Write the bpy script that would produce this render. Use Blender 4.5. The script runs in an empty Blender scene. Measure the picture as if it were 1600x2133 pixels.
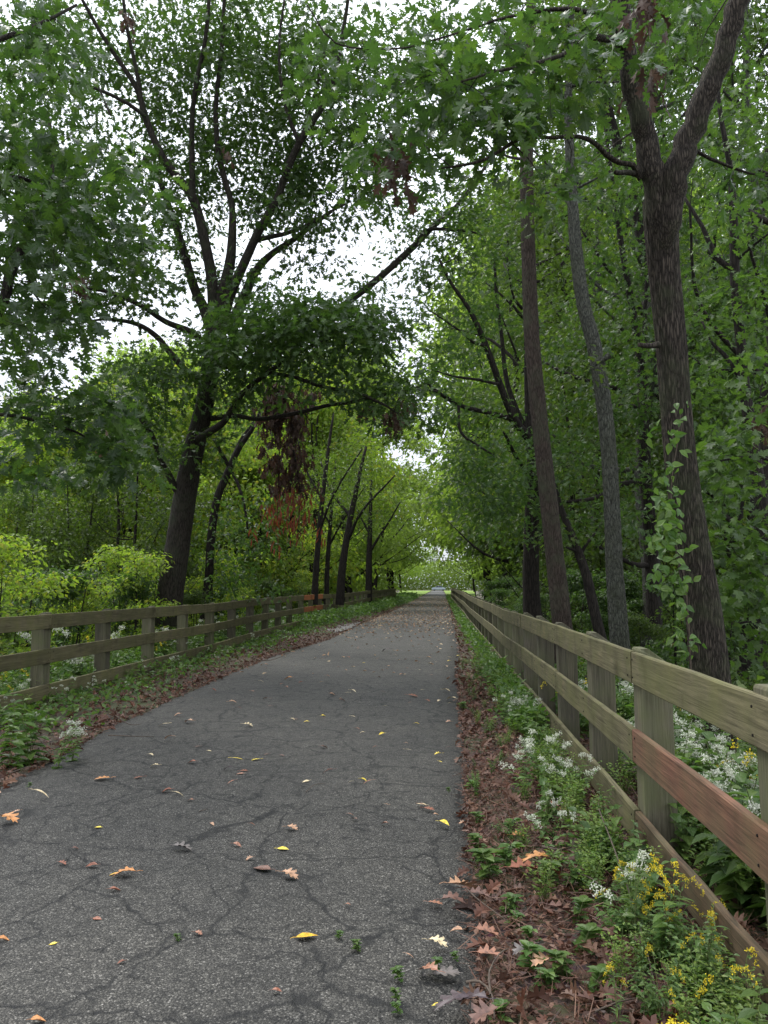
import bpy, math, random
import numpy as np
from mathutils import Vector, Matrix, noise as mnoise

rnd = random.Random(7)
rng = np.random.default_rng(11)
S = bpy.context.scene
COL = S.collection

# ------------------------------------------------------------------ camera, sky, sun, exposure
FPX = 1600.0
CAM = Vector((0, 0, 1.55))
PITCH = math.atan(153.5 / FPX)
YAW = math.atan(115 / FPX * math.cos(PITCH))
cam_d = bpy.data.cameras.new('camera')
cam = bpy.data.objects.new('camera', cam_d)
COL.objects.link(cam)
cam.location = CAM
cam.rotation_euler = (math.pi / 2 + PITCH, 0, YAW)
cam_d.sensor_fit = 'HORIZONTAL'
cam_d.sensor_width = 36
cam_d.lens = 36
cam_d.clip_start = 0.05
cam_d.clip_end = 2000
S.camera = cam

SUN_EL, SUN_AZ = math.radians(56), math.radians(318)
W = bpy.data.worlds.new('World')
S.world = W
W.use_nodes = True
nt = W.node_tree
nt.nodes.clear()
wo = nt.nodes.new('ShaderNodeOutputWorld')
bg = nt.nodes.new('ShaderNodeBackground')
sky = nt.nodes.new('ShaderNodeTexSky')
sky.sky_type = 'NISHITA'
sky.sun_disc = False
sky.sun_elevation = SUN_EL
sky.sun_rotation = SUN_AZ
tc = nt.nodes.new('ShaderNodeTexCoord')
cn = nt.nodes.new('ShaderNodeTexNoise')
cn.inputs['Scale'].default_value = 2.2
cn.inputs['Detail'].default_value = 5
cr = nt.nodes.new('ShaderNodeValToRGB')       # even cloud deck
cr.color_ramp.elements[0].position = 0.3
cr.color_ramp.elements[0].color = (10.8, 11.4, 12.6, 1)
cr.color_ramp.elements[1].position = 0.72
cr.color_ramp.elements[1].color = (13.0, 13.6, 14.6, 1)
mx = nt.nodes.new('ShaderNodeMixRGB')
mx.inputs[0].default_value = 0.88
nt.links.new(tc.outputs['Generated'], cn.inputs['Vector'])
nt.links.new(cn.outputs['Fac'], cr.inputs['Fac'])
nt.links.new(sky.outputs[0], mx.inputs[1])
nt.links.new(cr.outputs[0], mx.inputs[2])
sx = nt.nodes.new('ShaderNodeSeparateXYZ')
nt.links.new(tc.outputs['Generated'], sx.inputs[0])
cie = nt.nodes.new('ShaderNodeMath'); cie.operation = 'MULTIPLY_ADD'; cie.use_clamp = True
cie.inputs[1].default_value = 0.667; cie.inputs[2].default_value = 0.333
nt.links.new(sx.outputs['Z'], cie.inputs[0])
ml = nt.nodes.new('ShaderNodeVectorMath'); ml.operation = 'SCALE'
nt.links.new(mx.outputs[0], ml.inputs[0]); nt.links.new(cie.outputs[0], ml.inputs['Scale'])
nt.links.new(ml.outputs[0], bg.inputs['Color'])
bg.inputs['Strength'].default_value = 0.125
nt.links.new(bg.outputs[0], wo.inputs['Surface'])

sl = bpy.data.lights.new('sun', 'SUN')
sl.energy = 1.5
sl.angle = math.radians(25)
sl.color = (1.0, 0.97, 0.9)
sun = bpy.data.objects.new('sun', sl)
COL.objects.link(sun)
sd = Vector((math.sin(SUN_AZ) * math.cos(SUN_EL), math.cos(SUN_AZ) * math.cos(SUN_EL), math.sin(SUN_EL)))
sun.rotation_euler = sd.to_track_quat('Z', 'Y').to_euler()

S.view_settings.view_transform = 'Standard'
S.view_settings.look = 'None'
S.view_settings.gamma = 1
S.view_settings.exposure = 0.95
S.render.engine = 'CYCLES'
S.cycles.max_bounces = 8
S.cycles.diffuse_bounces = 5
S.cycles.transmission_bounces = 5

# ------------------------------------------------------------------ helpers
_R = cam.rotation_euler.to_matrix()
cR, cU, cF = _R @ Vector((1, 0, 0)), _R @ Vector((0, 1, 0)), _R @ Vector((0, 0, -1))

def ray(px, py):
    return cF * FPX + cR * (px - 800) - cU * (py - 1066.5)

def P(px, py, Y):
    r = ray(px, py)
    return CAM + r * (Y / r.y)

def G(px, py, z=0.0):
    r = ray(px, py)
    return CAM + r * ((z - CAM.z) / r.z)

def link(name, me, mat=None, parent=None, kind=None):
    o = bpy.data.objects.new(name, me)
    COL.objects.link(o)
    if parent is not None:
        o.parent = parent
    if mat is not None and me is not None and len(me.materials) == 0:
        me.materials.append(mat)
    if kind:
        o['kind'] = kind
    return o

def tag(o, label=None, cat=None, group=None, kind=None):
    if label: o['label'] = label
    if cat: o['category'] = cat
    if group: o['group'] = group
    if kind: o['kind'] = kind
    return o

def thing(name, label, cat, loc=(0, 0, 0), rz=0, group=None):
    o = bpy.data.objects.new(name, None)
    o.empty_display_size = 0.2
    COL.objects.link(o)
    o.location = loc
    o.rotation_euler = (0, 0, rz)
    return tag(o, label, cat, group)

def copy_tree(root, loc, rz, scale=(1, 1, 1), label=None, group=None):
    r = root.copy()
    COL.objects.link(r)
    r.location = loc
    r.rotation_euler = (0, 0, rz)
    r.scale = scale
    if label: r['label'] = label
    if group: r['group'] = group
    for ch in list(root.children):
        c = ch.copy()
        COL.objects.link(c)
        c.parent = r
    return r

def mesh_np(name, V, loops, counts, smooth=False):
    me = bpy.data.meshes.new(name)
    V = np.asarray(V, dtype=np.float32).reshape(-1, 3)
    loops = np.asarray(loops, dtype=np.int32).ravel()
    counts = np.asarray(counts, dtype=np.int32).ravel()
    me.vertices.add(len(V))
    me.vertices.foreach_set('co', V.ravel())
    me.loops.add(len(loops))
    me.loops.foreach_set('vertex_index', loops)
    me.polygons.add(len(counts))
    st = np.zeros(len(counts), dtype=np.int32)
    if len(counts) > 1:
        st[1:] = np.cumsum(counts)[:-1]
    me.polygons.foreach_set('loop_start', st)
    me.polygons.foreach_set('loop_total', counts)
    me.polygons.foreach_set('use_smooth', np.full(len(counts), bool(smooth)))
    me.update(calc_edges=True)
    me.validate()
    return me

class MB:
    def __init__(self):
        self.V, self.L, self.C, self.n = [], [], [], 0

    def add(self, V, faces):
        V = np.asarray(V, dtype=float).reshape(-1, 3)
        self.V.append(V)
        for f in faces:
            self.L.extend(i + self.n for i in f)
            self.C.append(len(f))
        self.n += len(V)

    def add_quads(self, V, Q):
        V = np.asarray(V, dtype=float).reshape(-1, 3)
        self.V.append(V)
        Q = np.asarray(Q)
        self.L.extend((Q + self.n).ravel().tolist())
        self.C.extend([Q.shape[1]] * len(Q))
        self.n += len(V)

    def box(self, a, b):
        x0, y0, z0 = a
        x1, y1, z1 = b
        self.add([(x0, y0, z0), (x1, y0, z0), (x1, y1, z0), (x0, y1, z0), (x0, y0, z1), (x1, y0, z1), (x1, y1, z1), (x0, y1, z1)],
                 [(0, 3, 2, 1), (4, 5, 6, 7), (0, 1, 5, 4), (1, 2, 6, 5), (2, 3, 7, 6), (3, 0, 4, 7)])

    def tube(self, pts, radii, sides=6, disp=None, cap=True):
        pts = np.asarray(pts, dtype=float)
        radii = np.asarray(radii, dtype=float)
        m = len(pts)
        if m < 2:
            return
        T = np.gradient(pts, axis=0)
        T /= (np.linalg.norm(T, axis=1)[:, None] + 1e-9)
        ref = np.array([1.0, 0, 0]) if abs(T[0][0]) < 0.8 else np.array([0, 1.0, 0])
        A = np.zeros_like(pts)
        B = np.zeros_like(pts)
        a = ref - T[0] * ref.dot(T[0])
        for i in range(m):
            a = a - T[i] * a.dot(T[i])
            a /= (np.linalg.norm(a) + 1e-9)
            A[i] = a
            B[i] = np.cross(T[i], a)
        th = np.linspace(0, 2 * math.pi, sides, endpoint=False)
        rr = np.repeat(radii[:, None], sides, 1)
        if disp is not None:
            rr = rr * disp(pts, th)
        V = pts[:, None, :] + rr[:, :, None] * (np.cos(th)[None, :, None] * A[:, None, :] + np.sin(th)[None, :, None] * B[:, None, :])
        i = np.arange(m - 1)[:, None] * sides
        j = np.arange(sides)[None, :]
        k = (j + 1) % sides
        Q = np.stack([i + j, i + k, i + sides + k, i + sides + j], -1).reshape(-1, 4)
        n0 = self.n
        self.add_quads(V.reshape(-1, 3), Q)
        if cap:
            self.L.extend(range(n0 + (m - 1) * sides, n0 + m * sides))
            self.C.append(sides)

    def mesh(self, name, smooth=False):
        V = np.concatenate(self.V) if self.V else np.zeros((0, 3))
        return mesh_np(name, V, self.L, self.C, smooth)

def smooth_path(pts, radii, step=0.2):
    pts = np.asarray(pts, float)
    radii = np.asarray(radii, float)
    n = len(pts)
    out, ro = [], []
    ext = np.vstack([2 * pts[0] - pts[1], pts, 2 * pts[-1] - pts[-2]])
    for i in range(n - 1):
        p0, p1, p2, p3 = ext[i], ext[i + 1], ext[i + 2], ext[i + 3]
        k = max(2, int(np.linalg.norm(p2 - p1) / step))
        for t in np.linspace(0, 1, k, endpoint=False):
            out.append(0.5 * ((2 * p1) + (-p0 + p2) * t + (2 * p0 - 5 * p1 + 4 * p2 - p3) * t * t + (-p0 + 3 * p1 - 3 * p2 + p3) * t ** 3))
            ro.append(radii[i] * (1 - t) + radii[i + 1] * t)
    out.append(pts[-1])
    ro.append(radii[-1])
    return np.array(out), np.array(ro)

# ------------------------------------------------------------------ materials
def new_mat(name):
    m = bpy.data.materials.new(name)
    m.use_nodes = True
    n = m.node_tree
    n.nodes.clear()
    out = n.nodes.new('ShaderNodeOutputMaterial')
    return m, n, out

def ramp(n, fac, stops):
    r = n.nodes.new('ShaderNodeValToRGB')
    while len(r.color_ramp.elements) < len(stops):
        r.color_ramp.elements.new(0.5)
    for e, (p, c) in zip(r.color_ramp.elements, stops):
        e.position = p
        e.color = (c[0], c[1], c[2], 1)
    n.links.new(fac, r.inputs['Fac'])
    return r.outputs['Color']

def mathn(n, op, a, b=None):
    m = n.nodes.new('ShaderNodeMath')
    m.operation = op
    for i, v in enumerate((a, b)):
        if v is None: continue
        if isinstance(v, (int, float)): m.inputs[i].default_value = v
        else: n.links.new(v, m.inputs[i])
    return m.outputs[0]

def mixc(n, fac, a, b, mode='MIX'):
    m = n.nodes.new('ShaderNodeMixRGB')
    m.blend_type = mode
    for i, v in enumerate((fac, a, b)):
        if isinstance(v, (int, float)): m.inputs[i].default_value = v
        elif isinstance(v, tuple): m.inputs[i].default_value = (v[0], v[1], v[2], 1)
        else: n.links.new(v, m.inputs[i])
    return m.outputs[0]

def leaf_mat(name, cols, trans=0.4, rough=0.45, tboost=(1.3, 1.5, 0.7), spec=0.4):
    m, n, out = new_mat(name)
    geo = n.nodes.new('ShaderNodeNewGeometry')
    oi = n.nodes.new('ShaderNodeObjectInfo')
    f = mathn(n, 'FRACT', mathn(n, 'ADD', geo.outputs['Random Per Island'], oi.outputs['Random']))
    col = ramp(n, f, [(i / max(1, len(cols) - 1), c) for i, c in enumerate(cols)])
    tint = mathn(n, 'ADD', mathn(n, 'MULTIPLY', oi.outputs['Random'], 0.35), 0.82)
    hs = n.nodes.new('ShaderNodeHueSaturation')
    n.links.new(tint, hs.inputs['Value'])
    n.links.new(col, hs.inputs['Color'])
    col = hs.outputs[0]
    p = n.nodes.new('ShaderNodeBsdfPrincipled')
    n.links.new(col, p.inputs['Base Color'])
    p.inputs['Roughness'].default_value = rough
    p.inputs['Specular IOR Level'].default_value = spec
    if trans > 0:
        t = n.nodes.new('ShaderNodeBsdfTranslucent')
        n.links.new(mixc(n, 1.0, col, tboost, 'MULTIPLY'), t.inputs['Color'])
        mx = n.nodes.new('ShaderNodeMixShader')
        mx.inputs[0].default_value = trans
        n.links.new(p.outputs[0], mx.inputs[1])
        n.links.new(t.outputs[0], mx.inputs[2])
        n.links.new(mx.outputs[0], out.inputs['Surface'])
    else:
        n.links.new(p.outputs[0], out.inputs['Surface'])
    return m

def bark_mat(name, dark, light, moss=None, scale=14.0, stretch=0.16, bump=0.6, patch=None):
    m, n, out = new_mat(name)
    tc = n.nodes.new('ShaderNodeTexCoord')
    mp = n.nodes.new('ShaderNodeMapping')
    mp.inputs['Scale'].default_value = (scale, scale, scale * stretch)
    n.links.new(tc.outputs['Object'], mp.inputs['Vector'])
    nz = n.nodes.new('ShaderNodeTexNoise')
    nz.inputs['Scale'].default_value = 1.4
    nz.inputs['Detail'].default_value = 9
    nz.inputs['Roughness'].default_value = 0.68
    n.links.new(mp.outputs[0], nz.inputs['Vector'])
    vo = n.nodes.new('ShaderNodeTexVoronoi')
    vo.feature = 'DISTANCE_TO_EDGE'
    vo.inputs['Scale'].default_value = 1.6
    wv = n.nodes.new('ShaderNodeVectorMath')
    wv.operation = 'ADD'
    n.links.new(mp.outputs[0], wv.inputs[0])
    n.links.new(nz.outputs['Color'], wv.inputs[1])
    n.links.new(wv.outputs[0], vo.inputs['Vector'])
    ed = mathn(n, 'MINIMUM', mathn(n, 'MULTIPLY', vo.outputs['Distance'], 4.0), 1.0)
    h = mathn(n, 'ADD', mathn(n, 'MULTIPLY', ed, 0.55), mathn(n, 'MULTIPLY', nz.outputs['Fac'], 0.6))
    col = ramp(n, h, [(0.25, dark), (0.85, light)])
    if moss is not None:
        n2 = n.nodes.new('ShaderNodeTexNoise')
        n2.inputs['Scale'].default_value = 2.2
        n2.inputs['Detail'].default_value = 7
        n2.inputs['Roughness'].default_value = 0.7
        n.links.new(tc.outputs['Object'], n2.inputs['Vector'])
        f = ramp(n, n2.outputs['Fac'], [(0.47, (0, 0, 0)), (0.68, (0.8, 0.8, 0.8))])
        col = mixc(n, f, col, moss)
    if patch is not None:
        n3 = n.nodes.new('ShaderNodeTexNoise')
        n3.inputs['Scale'].default_value = 28
        n3.inputs['Detail'].default_value = 4
        n.links.new(tc.outputs['Object'], n3.inputs['Vector'])
        f = ramp(n, n3.outputs['Fac'], [(0.52, (0, 0, 0)), (0.6, (0.85, 0.85, 0.85))])
        col = mixc(n, f, col, patch)
    p = n.nodes.new('ShaderNodeBsdfPrincipled')
    n.links.new(col, p.inputs['Base Color'])
    p.inputs['Roughness'].default_value = 0.9
    p.inputs['Specular IOR Level'].default_value = 0.2
    b = n.nodes.new('ShaderNodeBump')
    b.inputs['Strength'].default_value = bump
    b.inputs['Distance'].default_value = 0.02
    n.links.new(h, b.inputs['Height'])
    n.links.new(b.outputs[0], p.inputs['Normal'])
    n.links.new(p.outputs[0], out.inputs['Surface'])
    return m

def wood_mat(name, c0, c1, moss, moss_amt=0.5, rough=0.85, axis='X'):
    """weathered sawn timber, grain along the object's own X (or Z) axis"""
    m, n, out = new_mat(name)
    tc = n.nodes.new('ShaderNodeTexCoord')
    oi = n.nodes.new('ShaderNodeObjectInfo')
    add = n.nodes.new('ShaderNodeVectorMath')
    add.operation = 'ADD'
    cmb = n.nodes.new('ShaderNodeCombineXYZ')
    o = mathn(n, 'MULTIPLY', oi.outputs['Random'], 37.0)
    for i in range(3): n.links.new(o, cmb.inputs[i])
    n.links.new(tc.outputs['Object'], add.inputs[0])
    n.links.new(cmb.outputs[0], add.inputs[1])
    mp = n.nodes.new('ShaderNodeMapping')
    mp.inputs['Scale'].default_value = (1.3, 34, 34) if axis == 'X' else (34, 34, 1.3)
    n.links.new(add.outputs[0], mp.inputs['Vector'])
    nz = n.nodes.new('ShaderNodeTexNoise')
    nz.inputs['Scale'].default_value = 1.6
    nz.inputs['Detail'].default_value = 8
    nz.inputs['Roughness'].default_value = 0.62
    nz.inputs['Distortion'].default_value = 1.4
    n.links.new(mp.outputs[0], nz.inputs['Vector'])
    col = ramp(n, nz.outputs['Fac'], [(0.3, c0), (0.7, c1)])
    blot = n.nodes.new('ShaderNodeTexNoise')
    blot.inputs['Scale'].default_value = 3.5
    blot.inputs['Detail'].default_value = 7
    blot.inputs['Roughness'].default_value = 0.65
    n.links.new(add.outputs[0], blot.inputs['Vector'])
    f = ramp(n, blot.outputs['Fac'], [(0.35, (0, 0, 0)), (0.65, (moss_amt,) * 3)])
    col = mixc(n, f, col, moss)
    # dark drips, knots and stains
    mp2 = n.nodes.new('ShaderNodeMapping')
    mp2.inputs['Scale'].default_value = (3.2, 3, 3.0) if axis == 'X' else (9, 9, 1.0)
    n.links.new(add.outputs[0], mp2.inputs['Vector'])
    st = n.nodes.new('ShaderNodeTexNoise')
    st.inputs['Scale'].default_value = 1.3
    st.inputs['Detail'].default_value = 5
    n.links.new(mp2.outputs[0], st.inputs['Vector'])
    sf = ramp(n, st.outputs['Fac'], [(0.28, (0.66, 0.64, 0.60)), (0.45, (1, 1, 1)), (0.75, (1.22, 1.2, 1.1))])
    col = mixc(n, 1.0, col, sf, 'MULTIPLY')
    lf = mathn(n, 'ADD', mathn(n, 'MULTIPLY', oi.outputs['Random'], 0.35), 0.82)
    hs = n.nodes.new('ShaderNodeHueSaturation')
    n.links.new(lf, hs.inputs['Value'])
    n.links.new(col, hs.inputs['Color'])
    p = n.nodes.new('ShaderNodeBsdfPrincipled')
    n.links.new(hs.outputs[0], p.inputs['Base Color'])
    p.inputs['Roughness'].default_value = rough
    p.inputs['Specular IOR Level'].default_value = 0.25
    b = n.nodes.new('ShaderNodeBump')
    b.inputs['Strength'].default_value = 0.5
    b.inputs['Distance'].default_value = 0.006
    n.links.new(nz.outputs['Fac'], b.inputs['Height'])
    n.links.new(b.outputs[0], p.inputs['Normal'])
    n.links.new(p.outputs[0], out.inputs['Surface'])
    return m

def plain_mat(name, c, rough=0.6, spec=0.3, var=0.0, scale=20):
    m, n, out = new_mat(name)
    p = n.nodes.new('ShaderNodeBsdfPrincipled')
    p.inputs['Roughness'].default_value = rough
    p.inputs['Specular IOR Level'].default_value = spec
    nz = n.nodes.new('ShaderNodeTexNoise')
    nz.inputs['Scale'].default_value = scale
    nz.inputs['Detail'].default_value = 5
    tc = n.nodes.new('ShaderNodeTexCoord')
    n.links.new(tc.outputs['Object'], nz.inputs['Vector'])
    n.links.new(ramp(n, nz.outputs['Fac'], [(0.3, tuple(v * (1 - var) for v in c)), (0.7, tuple(v * (1 + var) for v in c))]), p.inputs['Base Color'])
    n.links.new(p.outputs[0], out.inputs['Surface'])
    return m

M = {}
M['oak'] = leaf_mat('oak leaf', [(.040, .075, .022), (.052, .095, .028), (.070, .122, .030), (.044, .085, .026), (.090, .140, .032)], 0.48)
M['oak_near'] = leaf_mat('near oak leaf', [(.034, .066, .024), (.046, .086, .028), (.064, .112, .028), (.036, .07, .026), (.088, .145, .03)], 0.46, 0.4, spec=0.5)
M['mid'] = leaf_mat('mid green leaf', [(.052, .084, .021), (.070, .112, .025), (.098, .142, .028), (.058, .094, .026)], 0.5)
M['bright'] = leaf_mat('backlit yellow green leaf', [(.13, .20, .035), (.18, .25, .042), (.23, .29, .05), (.15, .22, .04), (.31, .29, .045)], 0.58)  # yellow-green leaves, lightened so the backlit glow is partly in the colour
M['far'] = leaf_mat('far leaf', [(.16, .23, .06), (.21, .28, .07), (.26, .32, .08), (.18, .25, .065)], 0.58)  # lightened colour stands in for distant haze and open-sky brightness
M['maple'] = leaf_mat('maple leaf', [(.046, .085, .023), (.062, .108, .026), (.082, .134, .03), (.042, .076, .025)], 0.5)
M['herb'] = leaf_mat('herb leaf', [(.058, .115, .030), (.085, .155, .038), (.125, .195, .045), (.068, .130, .032)], 0.4)
M['herb_y'] = leaf_mat('pale herb leaf', [(.11, .18, .04), (.15, .23, .05), (.20, .26, .06)], 0.4)
M['dead'] = leaf_mat('dead leaf', [(.040, .024, .017), (.070, .040, .026), (.10, .058, .036), (.032, .021, .016)], 0.2, 0.7, (1.2, .9, .7))
M['rust'] = leaf_mat('rust leaf', [(.16, .045, .025), (.22, .07, .03), (.12, .035, .02)], 0.3, 0.6, (1.2, .9, .7))
M['litter'] = leaf_mat('leaf litter', [(.055, .028, .020), (.10, .052, .036), (.16, .085, .055), (.07, .032, .022), (.22, .12, .075), (.045, .026, .022), (.14, .055, .03), (.085, .045, .035)], 0.1, 0.55, (1.2, .9, .7), spec=0.35)
M['white_petal'] = leaf_mat('white petal', [(.58, .60, .48), (.68, .68, .60), (.45, .50, .34)], 0.25, 0.7, (1, 1, 1))
M['yellow_petal'] = leaf_mat('yellow petal', [(.62, .47, .02), (.72, .58, .03), (.5, .42, .03)], 0.25, 0.7, (1, 1, 1))
M['stem'] = plain_mat('green stem', (.11, .14, .045), 0.6, var=0.3)
M['twig'] = plain_mat('twig bark', (.085, .065, .05), 0.85, var=0.4, scale=30)
M['bark_oak'] = bark_mat('oak bark', (.010, .008, .007), (.048, .040, .032), (.036, .042, .024), 24, 0.13, 0.8)
M['bark_B'] = bark_mat('furrowed bark', (.010, .008, .007), (.080, .066, .052), (.050, .058, .030), 34, 0.12, 0.9)
M['bark_smooth'] = bark_mat('smooth bark', (.020, .015, .012), (.072, .055, .043), (.055, .060, .036), 30, 0.16, 0.8)
M['bark_lichen'] = bark_mat('lichened bark', (.018, .018, .015), (.10, .105, .085), (.05, .056, .032), 26, 0.22, 1.0, (.078, .080, .062))
M['bark_dark'] = bark_mat('dark bark', (.009, .007, .006), (.032, .027, .022), None, 16, 0.16, 0.7)
M['wood'] = wood_mat('weathered board', (.042, .036, .020), (.17, .148, .088), (.092, .094, .036), 0.75)
M['wood_red'] = wood_mat('newer reddish board', (.055, .026, .018), (.19, .095, .062), (.085, .075, .038), 0.55)
M['wood_orange'] = wood_mat('orange board', (.24, .075, .03), (.38, .15, .06), (.2, .1, .05), 0.35)
M['wood_rot'] = wood_mat('rotting board', (.020, .014, .010), (.17, .105, .062), (.085, .08, .042), 0.6)
M['post'] = wood_mat('weathered post', (.045, .040, .028), (.15, .135, .095), (.09, .10, .045), 0.7, axis='Z')
M['post_dark'] = wood_mat('dark post', (.04, .035, .028), (.12, .105, .078), (.09, .10, .045), 0.5, axis='Z')

# ------------------------------------------------------------------ ground, path
RE = [(1010, 2133), (992, 1900), (975, 1700), (966, 1560), (957, 1450), (953, 1400), (956, 1350), (947, 1300), (939, 1270), (932, 1250), (926, 1237), (922, 1229)]
LE = [(0, 1640), (130, 1570), (260, 1500), (440, 1420), (560, 1370), (690, 1330), (750, 1300), (800, 1280), (866, 1250), (890, 1237), (903, 1229)]
re = np.array([G(*p)[:2] for p in RE])
le = np.array([G(*p)[:2] for p in LE])
re = np.vstack([[re[0][0] - .02, -8], re, [1.0, 600]])
le = np.vstack([[le[0][0] + .1, -8], [le[0][0] + .05, 2], le, [-1.7, 600]])

def xr(y): return float(np.interp(y, re[:, 1], re[:, 0]))
def xl(y): return float(np.interp(y, le[:, 1], le[:, 0]))

FXR = 1.10                       # path-side face of the right fence rails
def fxl(y): return float(np.interp(y, [0, 26, 45, 70, 120], [-5.0, -5.0, -4.3, -3.9, -3.7]))
def fxr(y): return float(np.interp(y, [0, 30, 90], [1.10, 1.10, 1.15]))

def ground_z(x, y):
    z = 0.0
    if x > 2.2: z -= 1.9 * (1 - math.exp(-((x - 2.2) / 5.0) ** 1.5))
    if x < -6.0: z -= 1.6 * (1 - math.exp(-((-x - 6.0) / 5.0) ** 1.5))
    e = min(abs(x - xr(y)), abs(x - xl(y)))
    inside = xl(y) < x < xr(y)
    if not inside:
        z += 0.03 * mnoise.noise(Vector((x * 1.3, y * 1.3, 3))) * min(1, e * 3) + 0.05 * min(1, e * 1.2)
    z += -0.02
    return z

def make_ground():
    xs = np.concatenate([-np.geomspace(12, 500, 14)[::-1], np.linspace(-11.5, -5.2, 20), np.linspace(-5, -2.8, 24), np.linspace(-2.5, 0, 8), np.linspace(.1, 1.6, 26), np.linspace(1.8, 11.5, 28), np.geomspace(12, 500, 14)])
    ys = np.concatenate([np.linspace(-10, 1, 8), np.linspace(1.2, 12, 80), np.linspace(12.3, 60, 90), np.geomspace(61, 900, 24)])
    V = []
    for y in ys:
        for x in xs:
            z = ground_z(x, y)
            if xl(y) - .02 < x < xr(y) + .02: z = -0.05
            V.append((x, y, z))
    nx, ny = len(xs), len(ys)
    i = np.arange(ny - 1)[:, None] * nx
    j = np.arange(nx - 1)[None, :]
    Q = np.stack([i + j, i + j + 1, i + nx + j + 1, i + nx + j], -1).reshape(-1, 4)
    me = mesh_np('ground', V, Q, np.full(len(Q), 4), True)
    m, n, out = new_mat('woodland soil')
    tc = n.nodes.new('ShaderNodeTexCoord')
    a = n.nodes.new('ShaderNodeTexNoise'); a.inputs['Scale'].default_value = 9; a.inputs['Detail'].default_value = 10; a.inputs['Roughness'].default_value = 0.7
    b = n.nodes.new('ShaderNodeTexNoise'); b.inputs['Scale'].default_value = 0.6; b.inputs['Detail'].default_value = 6
    v = n.nodes.new('ShaderNodeTexVoronoi'); v.inputs['Scale'].default_value = 26; v.inputs['Randomness'].default_value = 1
    for t in (a, b, v): n.links.new(tc.outputs['Object'], t.inputs['Vector'])
    c1 = ramp(n, a.outputs['Fac'], [(0.3, (.022, .014, .010)), (0.55, (.060, .036, .024)), (0.8, (.11, .07, .045))])
    c2 = mixc(n, 0.35, c1, mixc(n, 1.0, v.outputs['Color'], (.12, .075, .05), 'MULTIPLY'))
    g = ramp(n, b.outputs['Fac'], [(0.45, (0, 0, 0)), (0.6, (.8, .8, .8))])
    col = mixc(n, g, c2, (.045, .065, .02))
    p = n.nodes.new('ShaderNodeBsdfPrincipled'); p.inputs['Roughness'].default_value = 0.95
    n.links.new(col, p.inputs['Base Color'])
    bu = n.nodes.new('ShaderNodeBump'); bu.inputs['Strength'].default_value = 0.9; bu.inputs['Distance'].default_value = 0.03
    n.links.new(a.outputs['Fac'], bu.inputs['Height']); n.links.new(bu.outputs[0], p.inputs['Normal'])
    n.links.new(p.outputs[0], out.inputs['Surface'])
    link('ground', me, m, kind='structure')

make_ground()

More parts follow.
